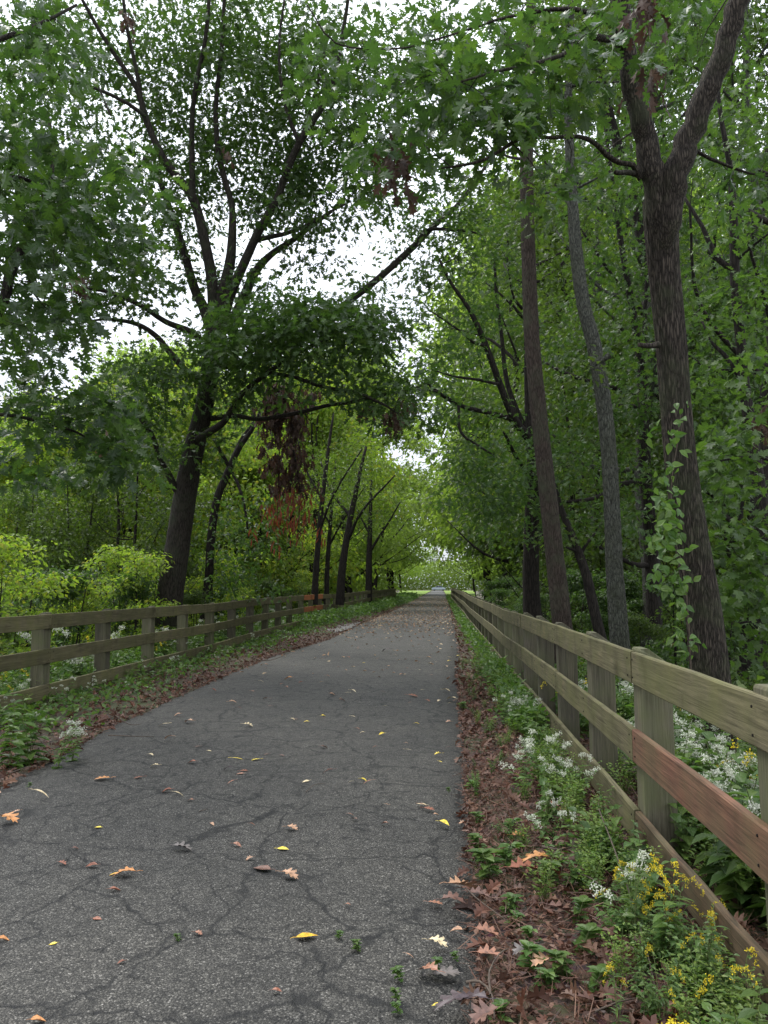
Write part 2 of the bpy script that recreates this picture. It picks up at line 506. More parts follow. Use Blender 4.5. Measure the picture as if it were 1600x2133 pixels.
def make_path():
    ys = np.concatenate([np.linspace(-8, 1.2, 6), np.arange(1.25, 14, .045), np.arange(14, 60, .3), np.geomspace(60, 600, 40)])
    V = []
    K = 12
    for y in ys:
        ja = 0.028 * mnoise.noise(Vector((y * 5, 1, 0))) + 0.03 * mnoise.noise(Vector((y * 1.1, 5, 0))) + .012 * mnoise.noise(Vector((y * 17, 5, 0)))
        jb = 0.035 * mnoise.noise(Vector((y * 4, 9, 0))) + 0.05 * mnoise.noise(Vector((y * .9, 7, 0)))
        if y > 60: ja = jb = 0
        a, b = xl(y) + jb, xr(y) + ja
        V.append((a - .03, y, -.06))
        for k in range(K + 1):
            t = k / K
            x = a + (b - a) * t
            V.append((x, y, 0.02 * (1 - (2 * t - 1) ** 2) + (0 if 0 < k < K else -0.012)))
        V.append((b + .03, y, -.06))
    nx, ny = K + 3, len(ys)
    i = np.arange(ny - 1)[:, None] * nx
    j = np.arange(nx - 1)[None, :]
    Q = np.stack([i + j, i + j + 1, i + nx + j + 1, i + nx + j], -1).reshape(-1, 4)
    me = mesh_np('path', V, Q, np.full(len(Q), 4), True)
    m, n, out = new_mat('old asphalt')
    tc = n.nodes.new('ShaderNodeTexCoord')
    O = tc.outputs['Object']
    def vor(s, feat='F1'):
        v = n.nodes.new('ShaderNodeTexVoronoi'); v.feature = feat; v.inputs['Scale'].default_value = s
        return v
    def noi(s, d=5, r=0.6):
        v = n.nodes.new('ShaderNodeTexNoise'); v.inputs['Scale'].default_value = s; v.inputs['Detail'].default_value = d; v.inputs['Roughness'].default_value = r
        n.links.new(O, v.inputs['Vector'])
        return v
    v1 = vor(135); n.links.new(O, v1.inputs['Vector'])
    sep = n.nodes.new('ShaderNodeSeparateColor'); n.links.new(v1.outputs['Color'], sep.inputs[0])
    agg = ramp(n, sep.outputs[0], [(0.0, (.024, .023, .0205)), (0.45, (.048, .046, .041)), (0.75, (.080, .076, .067)), (0.92, (.12, .115, .10)), (1.0, (.22, .21, .19))])
    gap = ramp(n, v1.outputs['Distance'], [(0.35, (1, 1, 1)), (0.75, (.35, .35, .35))])
    col = mixc(n, 1.0, agg, gap, 'MULTIPLY')
    big = noi(1.1, 6)
    col = mixc(n, 1.0, col, ramp(n, big.outputs['Fac'], [(0.3, (.8, .8, .8)), (0.7, (1.25, 1.22, 1.18))]), 'MULTIPLY')
    med = noi(14, 5, .7)
    col = mixc(n, 1.0, col, ramp(n, med.outputs['Fac'], [(0.3, (.65, .65, .65)), (0.7, (1.3, 1.3, 1.3))]), 'MULTIPLY')
    # cracks
    wn = noi(3.2, 5, .6)
    wa = n.nodes.new('ShaderNodeVectorMath'); wa.operation = 'MULTIPLY_ADD'
    wa.inputs[1].default_value = (.36, .36, .0)
    n.links.new(wn.outputs['Color'], wa.inputs[0]); n.links.new(O, wa.inputs[2])
    masks = []
    for s, w, th in ((1.25, .020, .30), (4.0, .042, .42)):
        vc = vor(s, 'DISTANCE_TO_EDGE'); n.links.new(wa.outputs[0], vc.inputs['Vector'])
        ln = ramp(n, vc.outputs['Distance'], [(0.0, (1, 1, 1)), (w, (0, 0, 0))])
        mk = noi(1.7 * s, 3)
        mm = ramp(n, mk.outputs['Fac'], [(th, (0, 0, 0)), (th + .14, (1, 1, 1))])
        masks.append(mixc(n, 1.0, ln, mm, 'MULTIPLY'))
    crk = mixc(n, 1.0, masks[0], masks[1], 'ADD')
    col = mixc(n, mixc(n, 1.0, crk, (.95, .95, .95), 'MULTIPLY'), col, (.005, .005, .005))
    p = n.nodes.new('ShaderNodeBsdfPrincipled'); p.inputs['Roughness'].default_value = 0.72; p.inputs['Specular IOR Level'].default_value = 0.4
    n.links.new(col, p.inputs['Base Color'])
    hh = mixc(n, 1.0, mixc(n, 1.0, gap, (1, 1, 1), 'MULTIPLY'), crk, 'SUBTRACT')
    bu = n.nodes.new('ShaderNodeBump'); bu.inputs['Strength'].default_value = 0.7; bu.inputs['Distance'].default_value = 0.006
    n.links.new(hh, bu.inputs['Height']); n.links.new(bu.outputs[0], p.inputs['Normal'])
    n.links.new(p.outputs[0], out.inputs['Surface'])
    link('path', me, m, kind='structure')
    # pale concrete apron joining from the left
    mb = MB()
    q = [G(672, 1311), G(700, 1319), G(733, 1309), G(752, 1297), G(716, 1301)]
    mb.add([(v.x, v.y, 0.024) for v in q] + [(v.x, v.y, -.05) for v in q], [(0, 1, 2, 3, 4)] + [(k, k + 5, (k + 1) % 5 + 5, (k + 1) % 5) for k in range(5)])
    link('concrete_apron', mb.mesh('apron'), plain_mat('pale concrete', (.15, .145, .135), .85, var=.2), kind='structure')
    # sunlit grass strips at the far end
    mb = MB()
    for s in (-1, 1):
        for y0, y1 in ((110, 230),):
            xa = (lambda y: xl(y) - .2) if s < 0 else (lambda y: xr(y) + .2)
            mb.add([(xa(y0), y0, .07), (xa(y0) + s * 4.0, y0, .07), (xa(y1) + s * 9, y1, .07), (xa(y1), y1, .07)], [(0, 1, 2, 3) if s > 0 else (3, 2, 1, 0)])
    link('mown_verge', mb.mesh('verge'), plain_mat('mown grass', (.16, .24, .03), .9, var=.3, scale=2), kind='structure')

make_path()

# ------------------------------------------------------------------ leaf templates
def half(pts):  # pts (x,y) from base to tip on one side
    return pts

def lobed_template(pts, fold=0.25, droop=0.35):
    """two folded halves meeting on the midrib; pts excludes base(0,0) and tip(0,1)"""
    base, tip = (0, 0), (0, 1)
    V = [(0, 0), (0, .5), (0, 1)] + [(x, y) for x, y in pts] + [(-x, y) for x, y in pts]
    k = len(pts)
    right = [0] + list(range(3, 3 + k)) + [2, 1]
    left = [0, 1, 2] + list(range(3 + 2 * k - 1, 3 + k - 1, -1))
    V3 = [(x, y, abs(x) * fold - droop * (y - .2) ** 2) for x, y in V]
    return np.array(V3), [tuple(right), tuple(left)]

OAK = lobed_template([(.03, .10), (.20, .20), (.10, .30), (.36, .44), (.28, .52), (.11, .50), (.37, .72), (.26, .78), (.10, .70), (.20, .92), (.06, .88)])
OAK2 = lobed_template([(.14, .22), (.09, .34), (.36, .50), (.11, .54), (.30, .80), (.08, .80)])
OVATE = lobed_template([(.16, .12), (.30, .34), (.24, .62), (.09, .86)])
LANCE = lobed_template([(.07, .2), (.11, .45), (.07, .75)], .2, .5)
SIMPLE = (np.array([(0, 0, 0), (.28, .45, .06), (0, 1, -.15), (-.28, .45, .06)]), [(0, 1, 2, 3)])
MAPLE = lobed_template([(.20, .04), (.42, .10), (.30, .24), (.52, .48), (.22, .46), (.26, .78), (.10, .72)], .15, .3)
STRIP = (np.array([(-.02, 0, 0), (.02, 0, 0), (.012, 1, 0), (-.012, 1, 0)]), [(0, 1, 2, 3)])

def norm(a):
    return a / (np.linalg.norm(a, axis=-1, keepdims=True) + 1e-9)

def leaves_arrays(pos, axis, nrm, size, tmpl):
    V, F = tmpl
    a = norm(axis)
    s = norm(np.cross(a, nrm))
    n2 = np.cross(s, a)
    sz = size[:, None, None]
    W_ = pos[:, None, :] + sz * (V[None, :, 0:1] * s[:, None, :] + V[None, :, 1:2] * a[:, None, :] + V[None, :, 2:3] * n2[:, None, :])
    k = len(V)
    N = len(pos)
    fl = np.concatenate([np.array(f) for f in F])
    L = (np.arange(N)[:, None] * k + fl[None, :]).ravel()
    C = np.tile(np.array([len(f) for f in F]), N)
    return W_.reshape(-1, 3), L, C

def leaves_mesh(name, pos, axis, nrm, size, tmpl):
    return mesh_np(name, *leaves_arrays(pos, axis, nrm, size, tmpl))

def join_arrays(parts):
    Vs, Ls, Cs, n = [], [], [], 0
    for V, L, C in parts:
        Vs.append(V); Ls.append(np.asarray(L) + n); Cs.append(C)
        n += len(V)
    return np.concatenate(Vs), np.concatenate(Ls), np.concatenate(Cs)

def sprays(cent, npl, R, size, droop=0.35, flat=0.35):
    """leaf arrays round each spray centre: flattened disc of leaves, each pointing outwards and down"""
    c = np.repeat(np.asarray(cent, float), npl, axis=0)
    N = len(c)
    K = len(cent)
    pn = norm(np.stack([rng.normal(0, .38, K), rng.normal(0, .38, K), np.ones(K)], -1))
    pn = np.repeat(pn, npl, axis=0)
    th = rng.uniform(0, 2 * math.pi, N)
    rr = R * np.sqrt(rng.uniform(0.02, 1, N)) * np.repeat(rng.uniform(.6, 1.2, K), npl)
    u = norm(np.cross(pn, np.array([1.0, .2, 0])))
    v = np.cross(pn, u)
    out = np.cos(th)[:, None] * u + np.sin(th)[:, None] * v
    pos = c + out * rr[:, None] + pn * rng.normal(0, flat * R, N)[:, None]
    axis = out + rng.normal(0, .45, (N, 3)) + np.array([0, 0, -droop])
    nrm = pn + rng.normal(0, .45, (N, 3))
    sz = rng.uniform(size[0], size[1], N)
    return pos, axis, nrm, sz

# ------------------------------------------------------------------ trees
def bark_disp(amp, k, zs):
    def f(pts, th):
        out = np.ones((len(pts), len(th)))
        acc = 0
        for i, p in enumerate(pts):
            if i: acc += float(np.linalg.norm(pts[i] - pts[i - 1]))
            for j, t in enumerate(th):
                w = mnoise.noise(Vector((math.cos(t) * 1.5, math.sin(t) * 1.5, acc * 2.0))) * .9
                v = mnoise.noise(Vector((math.cos(t + w * .25) * k, math.sin(t + w * .25) * k, acc * zs)))
                big = mnoise.noise(Vector((math.cos(t) * 1.2, math.sin(t) * 1.2, acc * 1.1)))
                out[i, j] = 1 + amp * (min(abs(v) * 3.2, 1.0) - .6) + .04 * big
        return out
    return f

def limb_world(spec):
    """spec: (points [(px, py, width_px)], Y_start, Y_end)"""
    pts, y0, y1 = spec
    n = len(pts)
    W_, R_ = [], []
    for i, (px, py, w) in enumerate(pts):
        Y = y0 + (y1 - y0) * (i / max(1, n - 1))
        W_.append(P(px, py, Y))
        R_.append(max(.004, w * .5 * Y / FPX))
    return np.array(W_), np.array(R_)

def pads_world(pads):
    out = []
    for (cx, cy, rx, ry, y0, y1, n) in pads:
        for _ in range(n):
            a = rnd.uniform(0, 2 * math.pi)
            r = math.sqrt(rnd.random())
            out.append(P(cx + rx * r * math.cos(a), cy + ry * r * math.sin(a), rnd.uniform(y0, y1)))
    return np.array(out)

def grow(mb, nodes, radii, cents, rmax=0.03, jit=0.12, sides=4, maxlen=2.6):
    N = [np.asarray(p, float) for p in nodes]
    Rr = list(radii)
    arr = np.array(N)
    d0 = np.array([np.min(np.linalg.norm(arr - c, axis=1)) for c in cents])
    kept = []
    arr = np.array(N); Ra = np.array(Rr)
    for idx in np.argsort(d0):
        c = cents[idx]
        d = np.linalg.norm(arr - c, axis=1)
        i = int(np.argmin(d))
        L = d[i]
        kept.append(idx)
        if L < .05: continue
        a = arr[i]
        k = max(2, int(L / .35) + 1)
        t = np.linspace(0, 1, k + 1)
        sag = .12 * L
        pts = a + (c - a) * t[:, None]
        pts[:, 2] += sag * np.sin(t * math.pi) * rnd.uniform(-.3, 1)
        pts[1:-1] += rng.normal(0, jit * .35 * min(L, 1), (k - 1, 3))
        r0 = min(Ra[i] * .7, rmax, .004 + .011 * L)
        rad = r0 * (1 - t) + .003 * t
        mb.tube(pts, rad, sides if r0 > .012 else 3, cap=False)
        arr = np.vstack([arr, pts[1:]])
        Ra = np.concatenate([Ra, rad[1:]])
    return arr

def build_tree(name, label, cat, limbs, pads, bark, leafmat, tmpl, npl=14, R=.4, size=(.1, .15), trunk_sides=20, step=.12,
               disp=None, n_obj=0, rmax=.03, group=None, droop=.35, brown=None, extra_leaves=None):
    base = Vector(limb_world(limbs[0])[0][0])
    root = thing(name, label, cat, base, 0, group)
    b = np.array(base)
    mb = MB()
    W0, R0 = limb_world(limbs[0])
    p, r = smooth_path(W0, R0, step)
    mb.tube(p - b, r, trunk_sides, disp)
    link('trunk', mb.mesh(name + '_trunk', True), bark, root)
    nodes, rad = [p], [r]
    for s in limbs[1:]:
        w, r_ = limb_world(s)
        p, r = smooth_path(w, r_, .25 if disp is None else .1)
        if disp is None or r[0] < .05: p[1:-1] += rng.normal(0, .35, (len(p) - 2, 3)) * r[1:-1, None] * .4
        sd_ = 8 if r[0] < .06 else 14
        big = disp is not None and r[0] > .05
        mm = MB()
        mm.tube(p - b, r, 40 if big else sd_, disp if big else None)
        link('limb', mm.mesh(name + '_limb', True), bark, root)
        nodes.append(p); rad.append(r)
    if pads:
        cents = pads_world(pads)
        mt = MB()
        grow(mt, np.concatenate(nodes)[::2] , np.concatenate(rad)[::2], cents, rmax)
        for i in range(len(mt.V)): mt.V[i] = mt.V[i] - b
        link('branches', mt.mesh(name + '_branches', True), bark, root, 'stuff')
        pos, ax, nr, sz = sprays(cents, npl, R, size, droop)
        order = np.argsort(-(sz / pos[:, 1]))
        if n_obj:
            # the leaves that show largest are objects of their own
            q = np.zeros(len(pos), bool)
            vis = []
            for i in order:
                v = Vector(pos[i]) - CAM
                f_ = v.dot(cF)
                x_, y_ = v.dot(cR) / f_, v.dot(cU) / f_
                if abs(x_) < .5 and abs(y_) < .66: vis.append(i)
                if len(vis) >= n_obj: break
            V, F = tmpl
            me = mesh_np(name + '_leaf', V, np.concatenate([np.array(f) for f in F]), [len(f) for f in F])
            me.materials.append(leafmat)
            for i in vis:
                q[i] = True
                a = Vector(ax[i]).normalized()
                s_ = a.cross(Vector(nr[i])).normalized()
                n_ = s_.cross(a)
                o = link('leaf', me, None, root)
                o.matrix_local = Matrix.Translation(Vector(pos[i]) - base) @ Matrix((s_, a, n_)).transposed().to_4x4() @ Matrix.Scale(float(sz[i]), 4)
            pos, ax, nr, sz = pos[~q], ax[~q], nr[~q], sz[~q]
        link('foliage', leaves_mesh(name + '_foliage', pos - b, ax, nr, sz, tmpl), leafmat, root, 'stuff')
    if brown:
        cents = pads_world(brown)
        pos, ax, nr, sz = sprays(cents, 10, .12, (size[0] * .8, size[1]), 2.2, .9)
        link('dead_leaves', leaves_mesh(name + '_dead', pos - b, ax, nr, sz, OAK2), M['dead'], root, 'stuff')
    return root

# --- big leaning oak beyond the left fence
A_limbs = [
    ([(350, 1300, 70), (355, 1240, 64), (372, 1120, 58), (388, 1020, 55), (405, 930, 50), (425, 850, 46), (440, 760, 44), (448, 680, 46), (452, 655, 40)], 16.5, 16.0),
    ([(446, 700, 30), (424, 640, 22), (405, 600, 20), (376, 500, 16), (350, 425, 14), (325, 360, 11), (300, 330, 8)], 16.2, 17.5),
    ([(446, 690, 28), (443, 600, 24), (430, 520, 22), (405, 420, 20), (372, 372, 19), (340, 330, 17), (305, 250, 15), (285, 185, 12), (240, 115, 10), (205, 60, 9), (180, 15, 8), (150, -40, 6)], 16, 14.0),
    ([(300, 240, 10), (265, 215, 9), (215, 190, 8), (155, 168, 6), (110, 150, 4)], 14.7, 13.8),
    ([(298, 235, 11), (285, 150, 9), (265, 60, 8), (255, -20, 6)], 14.8, 14.2),
    ([(402, 420, 14), (400, 330, 12), (400, 250, 11), (408, 180, 10), (428, 80, 9), (437, -20, 8)], 15.4, 14.5),
    ([(462, 680, 26), (478, 620, 22), (503, 560, 20), (540, 480, 18), (575, 420, 16), (600, 350, 16), (625, 295, 15), (660, 240, 14), (685, 195, 13), (705, 120, 10), (722, 20, 8), (730, -50, 6)], 16, 13.5),
    ([(622, 295, 9), (600, 240, 8), (585, 170, 7), (582, 90, 6), (592, 0, 5)], 14.6, 14.0),
    ([(625, 298, 9), (640, 250, 8), (655, 200, 7), (676, 110, 6)], 15.2, 15.5),
    ([(532, 500, 12), (570, 492, 10), (600, 485, 9), (655, 462, 8), (690, 440, 6), (720, 425, 4)], 15.6, 15.5),
    ([(455, 690, 28), (462, 620, 26), (480, 540, 22), (484, 440, 14), (470, 380, 13), (455, 320, 12), (450, 220, 11), (462, 100, 9), (468, -20, 8)], 16, 15),
    ([(476, 690, 26), (500, 640, 24), (530, 570, 18), (565, 530, 14), (610, 500, 12), (650, 470, 10), (690, 440, 8)], 16.6, 18),
    ([(420, 710, 16), (395, 690, 14), (345, 670, 12), (300, 640, 11), (262, 622, 10), (215, 605, 9), (165, 600, 6)], 16.0, 14.5),
    ([(422, 800, 16), (395, 780, 14), (355, 735, 13), (325, 700, 12), (285, 675, 10), (230, 665, 7), (190, 668, 4)], 16.2, 15.0),
    ([(412, 915, 16), (440, 898, 16), (465, 880, 14), (485, 850, 12), (510, 815, 11), (560, 775, 10), (600, 745, 9), (640, 725, 8), (700, 700, 6)], 15.8, 13.5),
    ([(440, 872, 12), (490, 866, 10), (540, 873, 9), (620, 860, 9), (680, 845, 8), (730, 838, 8), (800, 822, 7), (865, 812, 5), (910, 815, 3)], 16.2, 14.5),
    ([(560, 775, 8), (610, 785, 8), (670, 805, 8), (740, 818, 8), (790, 838, 6), (830, 862, 4)], 14.6, 13.8),
    ([(368, 1022, 15), (350, 985, 14), (335, 960, 12), (318, 910, 11), (295, 875, 10), (275, 848, 8), (250, 830, 6)], 16.2, 15.5),
    ([(455, 760, 22), (520, 755, 20), (600, 720, 17), (680, 660, 15), (735, 622, 14), (800, 570, 14), (860, 515, 14), (905, 470, 11), (950, 430, 9), (995, 372, 7), (1020, 330, 5)], 16.6, 19),
    ([(860, 515, 9), (890, 480, 8), (930, 478, 7), (975, 482, 5), (1010, 490, 3)], 18, 18.5),
    ([(230, 240, 5), (180, 120, 4)], 14, 14),
]
A_pads = [
    (330, 80, 220, 110, 13, 17.5, 150), (560, 90, 180, 120, 12.5, 17.5, 150), (700, 170, 150, 120, 12.5, 17, 95),
    (200, 250, 170, 130, 13, 17, 95), (430, 290, 150, 130, 13.5, 18, 100), (560, 330, 110, 120, 13, 18, 70),
    (690, 330, 110, 85, 13, 17, 60), (250, 450, 140, 90, 14, 17, 50), (620, 440, 100, 45, 14.5, 18, 26),
    (350, 560, 110, 60, 15, 18, 22), (640, 540, 60, 40, 15, 17, 12), (240, 620, 100, 45, 14, 16, 26), (150, 640, 70, 55, 14, 16, 20),
    (520, 590, 60, 50, 15, 17, 14), (560, 670, 110, 45, 12.5, 15, 55), (700, 672, 120, 48, 12.5, 15, 75), (620, 715, 190, 45, 12.5, 16, 85),
    (430, 755, 150, 65, 13.5, 16, 70), (300, 810, 110, 55, 14, 16, 40), (300, 920, 60, 70, 14.5, 16, 20), (480, 800, 60, 60, 14.5, 17, 18),
    (710, 790, 160, 45, 13, 16, 40), (820, 850, 80, 40, 13, 15.5, 18), (440, 950, 50, 40, 15, 16, 8),
    (830, 470, 80, 60, 17, 19.5, 26), (950, 420, 90, 70, 17.5, 19.5, 34), (900, 560, 60, 45, 17.5, 19, 16), (770, 590, 50, 30, 17, 18, 8), (1000, 520, 70, 60, 17.5, 19.5, 20),
    (780, 680, 50, 35, 13, 15, 14), (60, 300, 110, 200, 14, 18, 60), (90, 90, 120, 110, 14, 18, 60),
]
A_pads = [(a, b, c, d, y0 + (1.6 if b < 480 and y0 < 14 else 0), y1 + (1.2 if b < 480 and y0 < 14 else 0), n) for a, b, c, d, y0, y1, n in A_pads]
A_limbs[0] = ([(x, y, w * .86) for x, y, w in A_limbs[0][0]],) + A_limbs[0][1:]
A_pads += [(430, 440, 110, 110, 16, 19, 36), (520, 430, 70, 110, 16, 19, 22), (360, 340, 110, 90, 16, 19, 34), (200, 560, 90, 80, 15, 17.5, 26), (130, 480, 100, 90, 15, 18, 26), (620, 300, 110, 110, 16, 18.5, 36), (480, 200, 160, 120, 16, 19, 60), (800, 250, 110, 120, 15, 18, 50), (850, 90, 120, 90, 14, 18, 44), (760, 400, 60, 60, 16, 18, 14), (700, 470, 60, 30, 15, 18, 10)]
build_tree('oak_tree', 'big dark oak leaning right behind the left fence, spreading many limbs over the path', 'tree', A_limbs, A_pads,
           M['bark_oak'], M['oak'], OAK2, 19, .46, (.13, .20), 40, .1, bark_disp(.05, 10, 1.2), 300, .03,
           brown=[(150, 590, 30, 25, 14.3, 14.8, 7), (820, 870, 28, 25, 14, 14.4, 7), (205, 935, 10, 12, 14, 14.3, 2), (270, 45, 14, 12, 14, 14.4, 3), (480, 330, 8, 8, 14, 15, 1), (755, 855, 16, 14, 14, 15, 2)])

# --- near oak whose boughs come in from the left
K_limbs = [
    ([(-560, 1520, 110), (-545, 1200, 95), (-500, 900, 85), (-420, 600, 70), (-330, 200, 60), (-300, -200, 45)], 7.6, 7.2),
    ([(-470, 800, 60), (-300, 760, 40), (-120, 735, 30), (-5, 650, 24), (22, 570, 22), (55, 500, 19), (64, 470, 15), (98, 400, 10), (112, 320, 8), (100, 240, 6)], 7.5, 8.2),
    ([(-430, 600, 40), (-200, 440, 26), (-60, 380, 14), (40, 370, 9), (100, 395, 7), (170, 410, 5)], 7.4, 8.6),
    ([(-400, 500, 40), (-200, 200, 24), (-40, 100, 14), (60, 60, 9), (160, 10, 6)], 7.2, 8.4),
    ([(-470, 900, 40), (-200, 850, 16), (0, 862, 8), (60, 872, 7), (110, 885, 6), (160, 900, 5), (225, 935, 4)], 7.5, 8.8),
    ([(55, 490, 8), (60, 560, 6), (70, 610, 5), (95, 640, 3)], 8, 8),
]
K_pads = [
    (60, 120, 120, 130, 6.8, 9.5, 34), (90, 340, 140, 120, 6.8, 9.5, 52), (230, 420, 110, 85, 7.5, 9.5, 26), (60, 520, 120, 80, 6.8, 9, 30),
    (270, 520, 90, 50, 8, 9.5, 15), (70, 680, 120, 75, 7, 9.5, 30), (60, 830, 100, 85, 7.5, 10, 24), (200, 865, 90, 50, 8, 9.5, 20), (245, 950, 50, 50, 8, 9, 12),
    (60, 960, 90, 60, 9, 11, 12),
]
build_tree('near_oak_tree', 'close oak out of view at left whose large-leaved boughs hang over the left edge', 'tree', K_limbs, K_pads,
           M['bark_oak'], M['oak_near'], OAK, 14, .30, (.13, .20), 20, .2, None, 300, .02)

# --- forked trunk on the right
B_limbs = [
    ([(1492, 1640, 86), (1490, 1540, 80), (1478, 1400, 74), (1462, 1250, 68), (1440, 1120, 66), (1420, 980, 62), (1408, 850, 60), (1398, 720, 60), (1385, 580, 62), (1378, 480, 68), (1378, 430, 74), (1381, 400, 66), (1384, 378, 30), (1385, 370, 4)], 7.2, 7.0),
    ([(1385, 560, 10), (1376, 470, 52), (1364, 385, 56), (1345, 290, 48), (1325, 210, 46), (1310, 130, 42), (1296, 50, 40), (1288, -40, 38), (1280, -160, 30)], 7.05, 6.6),
    ([(1386, 560, 10), (1389, 470, 52), (1403, 385, 58), (1432, 290, 52), (1465, 210, 50), (1495, 130, 48), (1525, 50, 46), (1550, -40, 42), (1590, -160, 34)], 7.0, 6.5),
    ([(1335, 372, 15), (1318, 345, 12), (1290, 338, 11), (1262, 322, 11), (1240, 298, 10), (1205, 284, 9), (1150, 286, 8), (1085, 288, 8), (1050, 308, 8), (1010, 332, 7), (960, 345, 6), (920, 350, 4)], 6.9, 6.0),
    ([(1325, 362, 13), (1300, 360, 11), (1282, 359, 9)], 6.9, 6.5),
    ([(1372, 718, 14), (1350, 720, 11), (1332, 718, 10)], 7.0, 6.8),
    ([(1300, 95, 20), (1265, 80, 16), (1200, 78, 13), (1190, 105, 10), (1120, 130, 8), (1030, 150, 6), (960, 170, 4)], 6.7, 5.4),
    ([(1300, 60, 14), (1200, 20, 10), (1080, 30, 7), (980, 60, 5), (880, 90, 4), (820, 102, 4), (700, 90, 4), (640, 10, 3)], 6.7, 6.0),
    ([(1425, 300, 9), (1480, 330, 7), (1560, 360, 5), (1620, 370, 4)], 7.1, 7.6),
]
B_pads = [
    (880, 110, 100, 70, 5.4, 7.6, 12), (1000, 140, 150, 80, 5.2, 7.4, 26), (1110, 205, 120, 75, 5.2, 7, 24), (900, 235, 130, 70, 5.6, 7.6, 20), (830, 320, 90, 55, 5.8, 7.6, 12),
    (1010, 340, 90, 50, 5.8, 7.4, 8), (1180, 380, 60, 60, 6.2, 7.4, 5), (1220, 90, 60, 70, 5.6, 7, 12), (755, 385, 40, 40, 6, 7, 4), (1305, 150, 25, 25, 5, 6, 2),
    (1120, 60, 140, 60, 5.4, 7.4, 16), (1560, 380, 60, 60, 7.2, 8.4, 5), (740, 80, 110, 70, 6.2, 8, 10), (700, 200, 90, 80, 6.4, 8, 8), (1440, 60, 40, 60, 7.2, 8.4, 5),
]
build_tree('forked_tree', 'tall furrowed tree on the right forking into two thick limbs, climbing vine on its trunk', 'tree', B_limbs, B_pads,
           M['bark_B'], M['oak_near'], OAK, 11, .27, (.11, .175), 110, .025, bark_disp(.075, 13, 1.5), 300, .012,
           brown=[(808, 340, 16, 30, 6, 6.3, 5), (1325, 15, 16, 12, 5.5, 5.7, 3), (1350, 150, 10, 20, 5.5, 5.8, 2)])

build_tree('smooth_tree', 'slim straight tree with smooth reddish brown bark just behind the right fence', 'tree', [
    ([(1178, 1380, 42), (1170, 1290, 40), (1158, 1180, 38), (1145, 1060, 36), (1130, 930, 34), (1118, 820, 33), (1108, 700, 32), (1102, 560, 30), (1098, 430, 29), (1097, 300, 28), (1102, 170, 26), (1106, 20, 22), (1110, -120, 16)], 12.0, 11.8),
    ([(1103, 120, 12), (1040, 60, 8), (980, 20, 5)], 11.8, 12.4), ([(1105, 90, 12), (1180, 20, 8), (1230, -40, 5)], 11.8, 11.4)],
    [(1060, 30, 120, 60, 11, 13, 24), (1150, 40, 100, 60, 11, 13, 18), (1090, 480, 50, 60, 12, 13, 7)],
    M['bark_smooth'], M['mid'], OAK2, 14, .34, (.10, .14), 48, .05, bark_disp(.055, 8, 2.5), 0)

build_tree('lichened_tree', 'crooked tree with pale lichened bark, between the smooth tree and the forked tree', 'tree', [
    ([(1300, 1500, 44), (1296, 1400, 40), (1288, 1300, 38), (1280, 1180, 34), (1275, 1060, 32), (1268, 940, 31), (1255, 820, 31), (1240, 730, 30), (1215, 630, 28), (1200, 520, 26), (1193, 420, 22), (1186, 300, 19), (1184, 180, 16), (1190, 40, 13), (1180, -80, 8)], 11.0, 11.2),
    ([(1190, 400, 9), (1215, 385, 6), (1245, 370, 4)], 11.2, 11), ([(1186, 180, 8), (1230, 172, 6), (1290, 170, 4)], 11.2, 11),
    ([(1192, 430, 8), (1165, 405, 6), (1130, 400, 4)], 11.2, 11.8), ([(1270, 740, 14), (1240, 760, 5)], 11, 11)],
    [(1210, 150, 70, 90, 10.5, 12, 16), (1240, 760, 35, 25, 10.4, 10.9, 4), (1150, 430, 50, 40, 11, 12.5, 8), (1250, 450, 50, 50, 11, 12.5, 9), (1180, 30, 90, 50, 11, 12, 14)],
    M['bark_lichen'], M['mid'], OAK2, 14, .3, (.10, .14), 48, .04, bark_disp(.09, 6, 9), 0)

